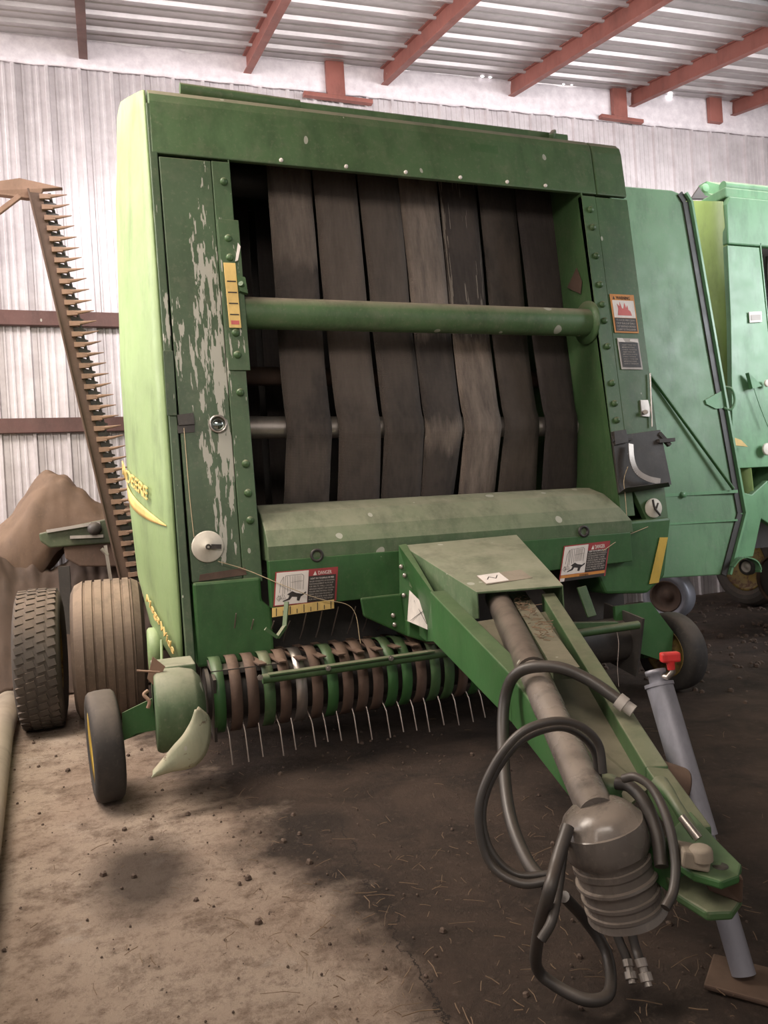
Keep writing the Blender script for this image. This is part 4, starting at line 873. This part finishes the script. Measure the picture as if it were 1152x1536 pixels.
# ================================================================== neighbouring baler on the right
nb_ = thing('round_baler', (5.2, 4.15, 0), 'lighter mint green round baler at the right edge with its side door swung open', 'baler')
NXL = 3.99; NY = 4.12
def npn(pts, th, mat, name, parent=nb_, off=0.0, bevel=.004):
    mb = MB(); mb.prism([(x, NY - off + .0 * z, z) for x, z in pts], (0, th, 0)); return mb.build(name, M[mat], parent, bevel=bevel)
npn([(3.98, 1.20), (4.42, 1.20), (4.33, 2.72), (4.05, 2.72), (4.04, 2.2)], .04, 'mint', 'front_column')
npn([(6.4, 1.0), (6.75, 1.0), (6.75, 2.72), (6.4, 2.72)], .04, 'mint', 'front_column')
npn([(4.055, 2.73), (6.75, 2.73), (6.75, 3.06), (4.10, 3.06), (4.06, 3.0)], .05, 'mint', 'top_beam', bevel=.01)
npn([(4.42, 1.20), (6.45, 1.20), (6.45, .95), (4.3, .95)], .25, 'mint', 'hood', bevel=.02)
mb = MB(); mb.prism([(4.022, 4.1, 1.038), (4.112, 4.1, 1.015), (4.26, 4.1, 1.108), (4.282, 4.1, 0.7857), (4.181, 4.1, 0.847), (4.091, 4.1, 0.5936), (3.93, 4.1, 0.5925)], (0, .05, 0)); mb.build('lower_panel', M['mint'], nb_, bevel=.006)
mb = MB(); mb.prism([(4.045, NY + .6, 1.1), (4.065, NY + .6, 3.0), (4.07, 5.9, 3.0), (4.07, 5.9, 1.0)], (.01, 0, 0)); mb.prism([(6.74, NY, 1.0), (6.74, NY, 3.0), (6.74, 5.9, 3.0), (6.74, 5.9, 1.0)], (.01, 0, 0)); mb.build('body_shell', M['lime'], nb_)
mb = MB(); mb.box((4.08, 4.6, .6), (6.73, 4.65, 3.0)); mb.build('back_plate', M['black_iron'], nb_)
mb = MB(); fe = [Vector(q) for q in ((4.053, 4.14, 3.027), (4.099, 4.13, 2.031), (4.157, 4.13, 1.046), (4.11, 4.13, 0.7511))]; re = [Vector(q) for q in ((4.068, 4.7, 3.263), (4.047, 4.7, 2.157), (4.026, 4.7, 1.054), (4.05, 4.7, 0.551))]
mb.grid(lambda u, v: tuple(fe[int(round(u * 3))].lerp(re[int(round(u * 3))], v)), 3, 4)
mb.build('side_sheet', M['lime'], nb_, solid=.008)
mb = MB(); mb.prism([(4.42, NY, 1.1), (4.34, NY, 2.75), (4.34, 4.58, 2.75), (4.42, 4.58, 1.1)], (.008, 0, 0)); mb.build('inner_side_plate', M['mint'], nb_)
mb = MB(); mb.box((4.08, NY + .02, 3.06), (6.70, NY + .32, 3.13)); mb.tube([(4.1, NY + .06, 3.15), (6.7, NY + .06, 3.15)], .035); mb.build('top_rail', M['mint_dusty'], nb_, bevel=.01)
mb = MB(); mb.prism([(4.17, 4.45, 3.287), (4.173, 4.4, 3.285), (4.636, 4.3, 3.234), (4.522, 4.2, 3.111), (4.148, 4.2, 3.068), (4.178, 4.4, 3.199)], (0, .03, 0)); mb.lathe((4.107, 4.36, 3.21), (0, -1, 0), [(0, .03), (.02, .03), (.02, 0)], 16); mb.build('hinge_arm', M['mint_dusty'], nb_, bevel=.004)
mb = MB(); mb.prism([(4.209, 4.6, 3.244), (4.311, 4.6, 3.362), (4.406, 4.6, 3.3), (4.353, 4.6, 3.255)], (0, .02, 0)); mb.build('roof_cover', M['black'], nb_)
for i in range(7):
    mb = MB(); mb.box((4.44 + i * .27, 4.42, 1.15), (4.68 + i * .27, 4.43, 2.78)); mb.build('belt', bm_[(i * 2) % 7], nb_)
P = Plate((4.191, 4.11, 2.266), (4.303, 4.11, 2.274), (4.191, 4.11, 2.192))
mb = MB(); P.quad(mb, 0, 0, 1, 1, 0, .003); s = mb.build('small_decal', M['sign_white'], nb_, bevel=.001)
mb = MB(); P.quad(mb, .12, .3, .88, .8, .004); mb.build('text_panel', M['sign_grey'], s)
for p, r_ in (((4.29, 4.09, 1.772), .025), ((4.255, 4.09, 1.319), .042)):
    mb = MB(); mb.lathe(p, (0, -1, 0), [(0, r_), (.01, r_), (.012, r_ * .8), (.012, 0)], 24); mb.build('twine_disc', M['white'], nb_)
mb = MB(); mb.prism([(3.953, 4.07, 1.407), (4.019, 4.07, 1.387), (4.073, 4.07, 1.34), (3.96, 4.07, 1.353)], (0, .01, 0)); mb.build('yellow_blade', M['sign_yellow'], nb_)
mb = MB(); mb.prism([(4.119, 4.1, 1.842), (4.184, 4.1, 1.788), (4.228, 4.1, 1.751), (4.145, 4.1, 1.733)], (0, -.03, 0)); mb.tube(smooth_path([(4.161, 4.08, 1.748), (4.209, 4.08, 1.611), (4.268, 4.08, 1.473)]), .003, 6); mb.build('twine_guide', M['mint_dusty'], nb_)
mb = MB(); mb.tube([(4.3, 4.1, .42), (6.5, 4.1, .42)], .16, 20); mb.build('pickup_drum', M['black_iron'], nb_)
for k in range(18):
    mb = MB(); mb.lathe((4.28 + k * .12, 4.1, .42), (1, 0, 0), [(0, .16), (.0, .175), (.05, .175), (.05, .16)], 20); mb.build('stripper_band', M['rust'], nb_)
wheel('main_wheel', nb_, (5.5, 5.5, .385), (1, 0, 0), .385, .30, M['rubber'], M['yellow_dim'], (-.4, 0, .4))
wheel('main_wheel', nb_, (6.9, 5.3, .385), (1, 0, 0), .385, .30, M['rubber'], M['yellow_dim'], (-.4, 0, .4))
mb = MB(); mb.tube([(5.5, 5.5, .385), (6.9, 5.3, .385)], .05); mb.build('axle', M['mint'], nb_)
wheel('gauge_wheel', nb_, Vector((3.921, 3.98, 0.5449)), (1, .2, 0), .055, .05, M['rubber_black'], M['sign_grey'])
mb = MB(); gp = smooth_path([(3.76, 3.95, 0.5594), (3.822, 3.93, 0.6159), (3.92, 3.92, 0.5826), (3.937, 3.92, 0.5117)], 5)
for a, b_ in zip(gp, gp[1:]): mb.bar(a, b_, .06, .008)
mb.build('wheel_guard', M['mint'], nb_)
# open side door, facing forward, with dark seal and stay rod
DOOR = [(3.082, 4.06, 3.025), (3.562, 4.06, 3.031), (3.635, 4.06, 3.011), (3.675, 4.06, 2.957), (3.805, 4.04, 1.896), (3.932, 4.02, 0.8965), (3.749, 4, 0.5057), (2.859, 4, 0.5403)]
def lean_y(z): return 4.38 + .09 * (z - .4)
def on_lean(p):
    return p
mb = MB(); mb.prism(DOOR, (0, .03, 0)); door = mb.build('side_door', M['mint_door'], nb_, bevel=.008)
mb = MB(); ed = [Vector(q) + V(.0, -.006, 0) for q in DOOR[2:7]]
for a, b_ in zip(ed, ed[1:]): mb.bar(a + V(-.02, 0, 0), b_ + V(-.02, 0, 0), .012, .042, (1, 0, 0))
mb.build('door_seal', M['black'], door)
mb = MB()
for a, b_ in zip(ed, ed[1:]): mb.bar(a + V(.018, -.01, 0), b_ + V(.018, -.01, 0), .03, .016, (1, 0, 0))
mb.build('door_edge', M['mint'], door)
mb = MB(); mb.tube([(3.233, 4.02, 1.854), (3.839, 3.98, 1.063)], .011); mb.build('stay_rod', M['green_clean'], door)
mb = MB(); mb.bar((3.235, 4.02, 1.047), (3.89, 4, 1.044), .012, .02); mb.bar((3.188, 4.01, 0.864), (3.876, 4, 0.8554), .006, .012); mb.lathe((3.455, 4.01, 1.044), (0, -1, 0), [(0, .02), (.015, .02), (.015, 0)], 12); mb.build('door_rib', M['mint'], door)
mb = MB(); mb.prism([(3.692, 4.02, 1.652), (3.833, 4.02, 1.712), (3.864, 4.02, 1.597), (3.775, 4.02, 1.594), (3.701, 4.02, 1.625)], (0, .02, 0)); hp_ = smooth_path([(3.852, 4.02, 1.738), (3.888, 3.99, 1.715), (3.904, 3.99, 1.636), (3.877, 4, 1.585), (3.841, 4.02, 1.597)], 6); mb.tube(hp_, .009, 8); mb.build('door_handle', M['mint_dusty'], door)

# loose wheel under the door
lw = thing('small_wheel', (4.39, 5.30, 0), 'small pale-treaded wheel standing on the dirt under the open mint green door', 'wheel')
wheel('loose_wheel', lw, (4.36, 5.30, .205), (1, .55, 0), .205, .17, M['galv'], M['rust'])
for ch in list(lw.children):
    pass

# ================================================================== left background
ft = thing('farm_tyre', (-.40, 4.58, 0), 'worn block-tread tyre standing left of the ribbed wheel, at the left edge', 'tyre')
mb = MB(); r_, h_ = .372, .115
prof = [(-h_ * .8, r_ * .6), (-h_, r_ * .8), (-h_ * .92, r_ * .93), (-h_ * .7, r_ * .985), (-.3 * h_, r_), (.3 * h_, r_), (h_ * .7, r_ * .985), (h_ * .92, r_ * .93), (h_, r_ * .8), (h_ * .8, r_ * .6)]
mb.lathe((-.40, 4.58, .372), (1, 0, 0), prof, 64)
mb.build('tyre_body', M['rubber'], ft)
mb = MB()
for k in range(46):
    a = 2 * PI * k / 46
    for (xo, da) in ((-.075, 0), (-.025, .5), (.025, 0), (.075, .5)):
        aa = a + da * 2 * PI / 46; c = Vector((-.40 + xo, 4.58 + math.cos(aa) * r_ * (.999 if abs(xo) < .05 else .985), .372 + math.sin(aa) * r_ * (.999 if abs(xo) < .05 else .985)))
        t_ = Vector((.25, -math.sin(aa), math.cos(aa))); mb.bar(c - t_ * .016, c + t_ * .016, .040, .012, (0, math.cos(aa), math.sin(aa)))
o = mb.build('tread_pattern', M['rubber'], ft)
mb = MB(); mb.lathe((-.40, 4.58, .372), (1, 0, 0), [(-h_ * .8, r_ * .6), (-h_ * .5, r_ * .5), (-h_ * .5, 0)], 32); mb.lathe((-.40, 4.58, .372), (1, 0, 0), [(h_ * .8, r_ * .6), (h_ * .5, r_ * .5), (h_ * .5, 0)], 32); mb.build('rim', M['yellow_dim'], ft)

# upright sickle mower bar
sm = thing('sickle_mower_bar', (.06, 5.26, 0), 'tall rusty sickle mower bar standing upright, its row of pointed guards facing right', 'mower bar')
T0 = Vector((-0.3403, 5.32, 3.225)); T1 = Vector((0.0865, 5.24, 0.5826)); 
mb = MB(); mb.bar(T0, T1 + (T1 - T0).normalized() * .55, .075, .02, (0, -1, 0)); mb.bar(T0 + V(-.035, -.02, 0), T1 + V(-.035, -.02, 0), .012, .05, (0, -1, 0)); mb.build('cutter_bar', M['rust'], sm, bevel=.003)
mb = MB(); kd = (T1 - T0).normalized(); mb.bar(T0 + V(.085, .015, 0), T1 + V(.085, .015, 0), .02, .012, (0, -1, 0)); mb.build('knife_back', M['black_iron'], sm)
NG = 39
for i in range(NG):
    p = T0.lerp(T1, (i + .6) / NG) + V(.0, -.02, 0)
    ln = .185; tip = p + V(ln, -.02, .02 + rnd.uniform(-.004, .004))
    mb = MB()
    for (q, zt, thk) in (((.0), .030, .020),):
        mb.hexa([p + V(.02, -.012, -.016), p + V(.085, -.012, -.010), p + V(.085, .012, -.010), p + V(.02, .012, -.016), p + V(.02, -.012, .016), p + V(.085, -.012, .018), p + V(.085, .012, .018), p + V(.02, .012, .016)])
        mb.tube([p + V(.07, 0, .004), p + V(.12, -.008, .010), tip], [.014, .010, .003], 6)
    mb.build('guard_finger', M['rust_light'], sm, bevel=.002)
for i in range(NG):
    p = T0.lerp(T1, (i + 1.1) / NG) + V(.05, .005, 0)
    mb = MB(); mb.prism([p + V(-.02, 0, -.030), p + V(.062, 0, -.004), p + V(.062, 0, .004), p + V(-.02, 0, .030)], (0, .004, 0)); mb.build('knife_section', M['black_iron'], sm)
mb = MB(); a = Vector((-0.5416, 5.32, 3.192)); b_ = Vector((-0.1723, 5.3, 3.256)); mb.prism([a + V(-.12, 0, .005), a + V(-.12, 0, .055), b_ + V(-.25, 0, .04), b_, b_ + V(-.12, 0, -.02), Vector((-0.3112, 5.32, 3.189)), Vector((-0.3894, 5.32, 3.179))], (0, .05, 0)); mb.bar(Vector((-0.5962, 5.33, 3.045)), Vector((-0.4282, 5.33, 3.192)), .03, .03); mb.build('outer_shoe', M['rust_light'], sm, bevel=.004)
mb = MB(); mb.bar((-0.046, 5.16, 0.9475), (-0.027, 5.16, 0.727), .02, .02); mb.tube([(-0.0708, 5.16, 0.9283), (-0.0339, 5.16, 0.8835)], .012); mb.build('brace_rod', M['steel'], sm)

# tarpaulin draped over a green machine
mb = MB()
ctr = Vector((-.42, 5.75, .62))
def tarp(u, v):
    x = -1.35 + 1.75 * u
    top = 1.03 + .39 * math.exp(-(abs(x + .40) / .24) ** 2.4) + .20 * math.exp(-((x - .10) / .40) ** 2) + .05 * math.exp(-((x + .85) / .3) ** 2)
    a = v * PI; y = 5.98 - .26 * math.cos(a) * (1 + .15 * noise.noise(Vector((x * 3, v * 3, 1)))); edge = .98 + .12 * (x + .2)
    if x < -.30: edge -= .42 * min(1, (-.30 - x) / .4)
    fold = .022 * abs(noise.noise(Vector((x * 3 + v * 4, x * 9, 3)))) * 3 - .02
    fold *= .6
    z = edge + (top - edge) * (math.sin(a) ** .5) + .05 * noise.noise(Vector((x * 4, v * 5, 2))) + .02 * noise.noise(Vector((x * 13, v * 14, 2))) + fold
    return (x, y, z)
mb.grid(tarp, 90, 50)
tag(mb.build('tarpaulin', M['tarp'], solid=.006), 'brown canvas tarpaulin heaped up against the ribbed wall', 'tarpaulin')
gm = thing('hay_mower', (-.1, 5.5, 0), 'old green and rusty mower half hidden under the brown tarpaulin', 'mower')
mb = MB(); mb.prism([(-0.4503, 5.46, 1.049), (-0.2799, 5.46, 1.081), (-0.0301, 5.46, 1.119), (0.2054, 5.46, 1.141), (0.1943, 5.46, 0.9512), (-0.2055, 5.46, 0.9529), (-0.3882, 5.46, 0.9486), (-0.4453, 5.46, 0.9962)], (0, .18, 0)); mb.build('gear_housing', M['green_olive'], gm, bevel=.01)
mb = MB(); mb.bar((-0.4005, 5.44, 1.058), (-0.0731, 5.44, 1.094), .03, .02); mb.bar((-0.2626, 5.44, 1.01), (-0.0574, 5.44, 1.005), .02, .02); mb.build('control_lever', M['steel'], gm)
mb = MB(); mb.prism([(-0.3086, 5.48, 0.9511), (-0.018, 5.48, 0.9658), (0.195, 5.48, 0.9508), (0.185, 5.48, 0.7791), (-0.2143, 5.48, 0.8116), (-0.3009, 5.48, 0.8714)], (0, .16, 0)); mb.build('frame', M['rust'], gm, bevel=.01)
mb = MB(); mb.box((-.35, 5.5, 0), (-.28, 5.57, .82)); mb.build('stand_leg', M['black_iron'], gm); mb = MB(); mb.box((.05, 5.6, 0), (.12, 5.67, .82)); mb.build('stand_leg', M['black_iron'], gm)
mb = MB(); mb.lathe((-0.108, 5.42, 1.057), (0, -1, 0), [(0, .04), (.03, .045), (.05, .02), (.05, 0)], 12); mb.build('coupling', M['black_iron'], gm)
mb = MB()
def rag(u, v):
    x = -1.5 + 1.95 * u; y = 5.37 + .50 * v
    z = .02 + (.84 * math.sin(min(1, max(0, v)) * PI * .60) + .12 * noise.noise(Vector((x * 2.2, y * 2.2, 4))) + .09 * noise.noise(Vector((x * 6, y * 6, 7))) + .035 * noise.noise(Vector((x * 17, y * 15, 7)))) * (1 - .15 * max(0, x))
    return (x, y, max(z, .01))
mb.grid(rag, 150, 70)
tag(mb.build('canvas_cover', M['tarp_dark'], solid=.006), 'dark crumpled canvas heap on the floor behind the two tyres', 'canvas')
# long grey pipe along the left edge
mb = MB(); mb.tube([(-.63, 5.0, .07), (-.585, 4.2, .07), (-.43, 2.4, .07), (-.38, 1.4, .07), (-.36, .9, .07)], .07, 24)
tag(mb.build('drain_pipe', M['galvanised_pipe']), 'long grey-brown pipe lying on the floor along the left edge', 'pipe')

# loose chaff and clods
mb = MB()
for i in range(650):
    x = rnd.uniform(-.3, 2.6); y = rnd.uniform(1.2, 4.2)
    if rnd.random() < .5: x = rnd.uniform(.3, 1.6); y = rnd.uniform(1.15, 2.2)
    a = rnd.uniform(0, PI); L = rnd.uniform(.008, .04) if rnd.random() < .9 else rnd.uniform(.05, .09); p = Vector((x, y, .006)); q = p + V(math.cos(a) * L, math.sin(a) * L, rnd.uniform(0, .008))
    m_ = p.lerp(q, .5) + V(rnd.uniform(-.12, .12) * L, rnd.uniform(-.12, .12) * L, .001); t_ = rnd.uniform(.0008, .0017); mb.bar(p, m_, t_, t_); mb.bar(m_, q, t_, t_)
tag(mb.build('straw_litter', M['straw']), 'short straw stalks and chaff strewn over the floor', 'straw', kind='stuff')
mb = MB()
for i in range(1500):
    x = rnd.gauss(.6, 1.0); y = rnd.uniform(1.3, 5.0); r_ = min(.012, .0015 + rnd.expovariate(450)) * (1.6 if x > 2.8 else 1)
    if i > 1000: x = rnd.uniform(2.8, 5.5); y = rnd.uniform(3.0, 6.0); r_ = rnd.uniform(.006, .02)
    mb.lathe((x, y, 0), (rnd.uniform(-.3, .3), rnd.uniform(-.3, .3), 1), [(-r_ * .3, r_), (r_ * .5, r_ * .8), (r_ * .9, 0)], 5, False)
tag(mb.build('dirt_crumbs', M['tarp_dark']), 'dark crumbs of soil scattered over the slab and dirt', 'dirt', kind='stuff')
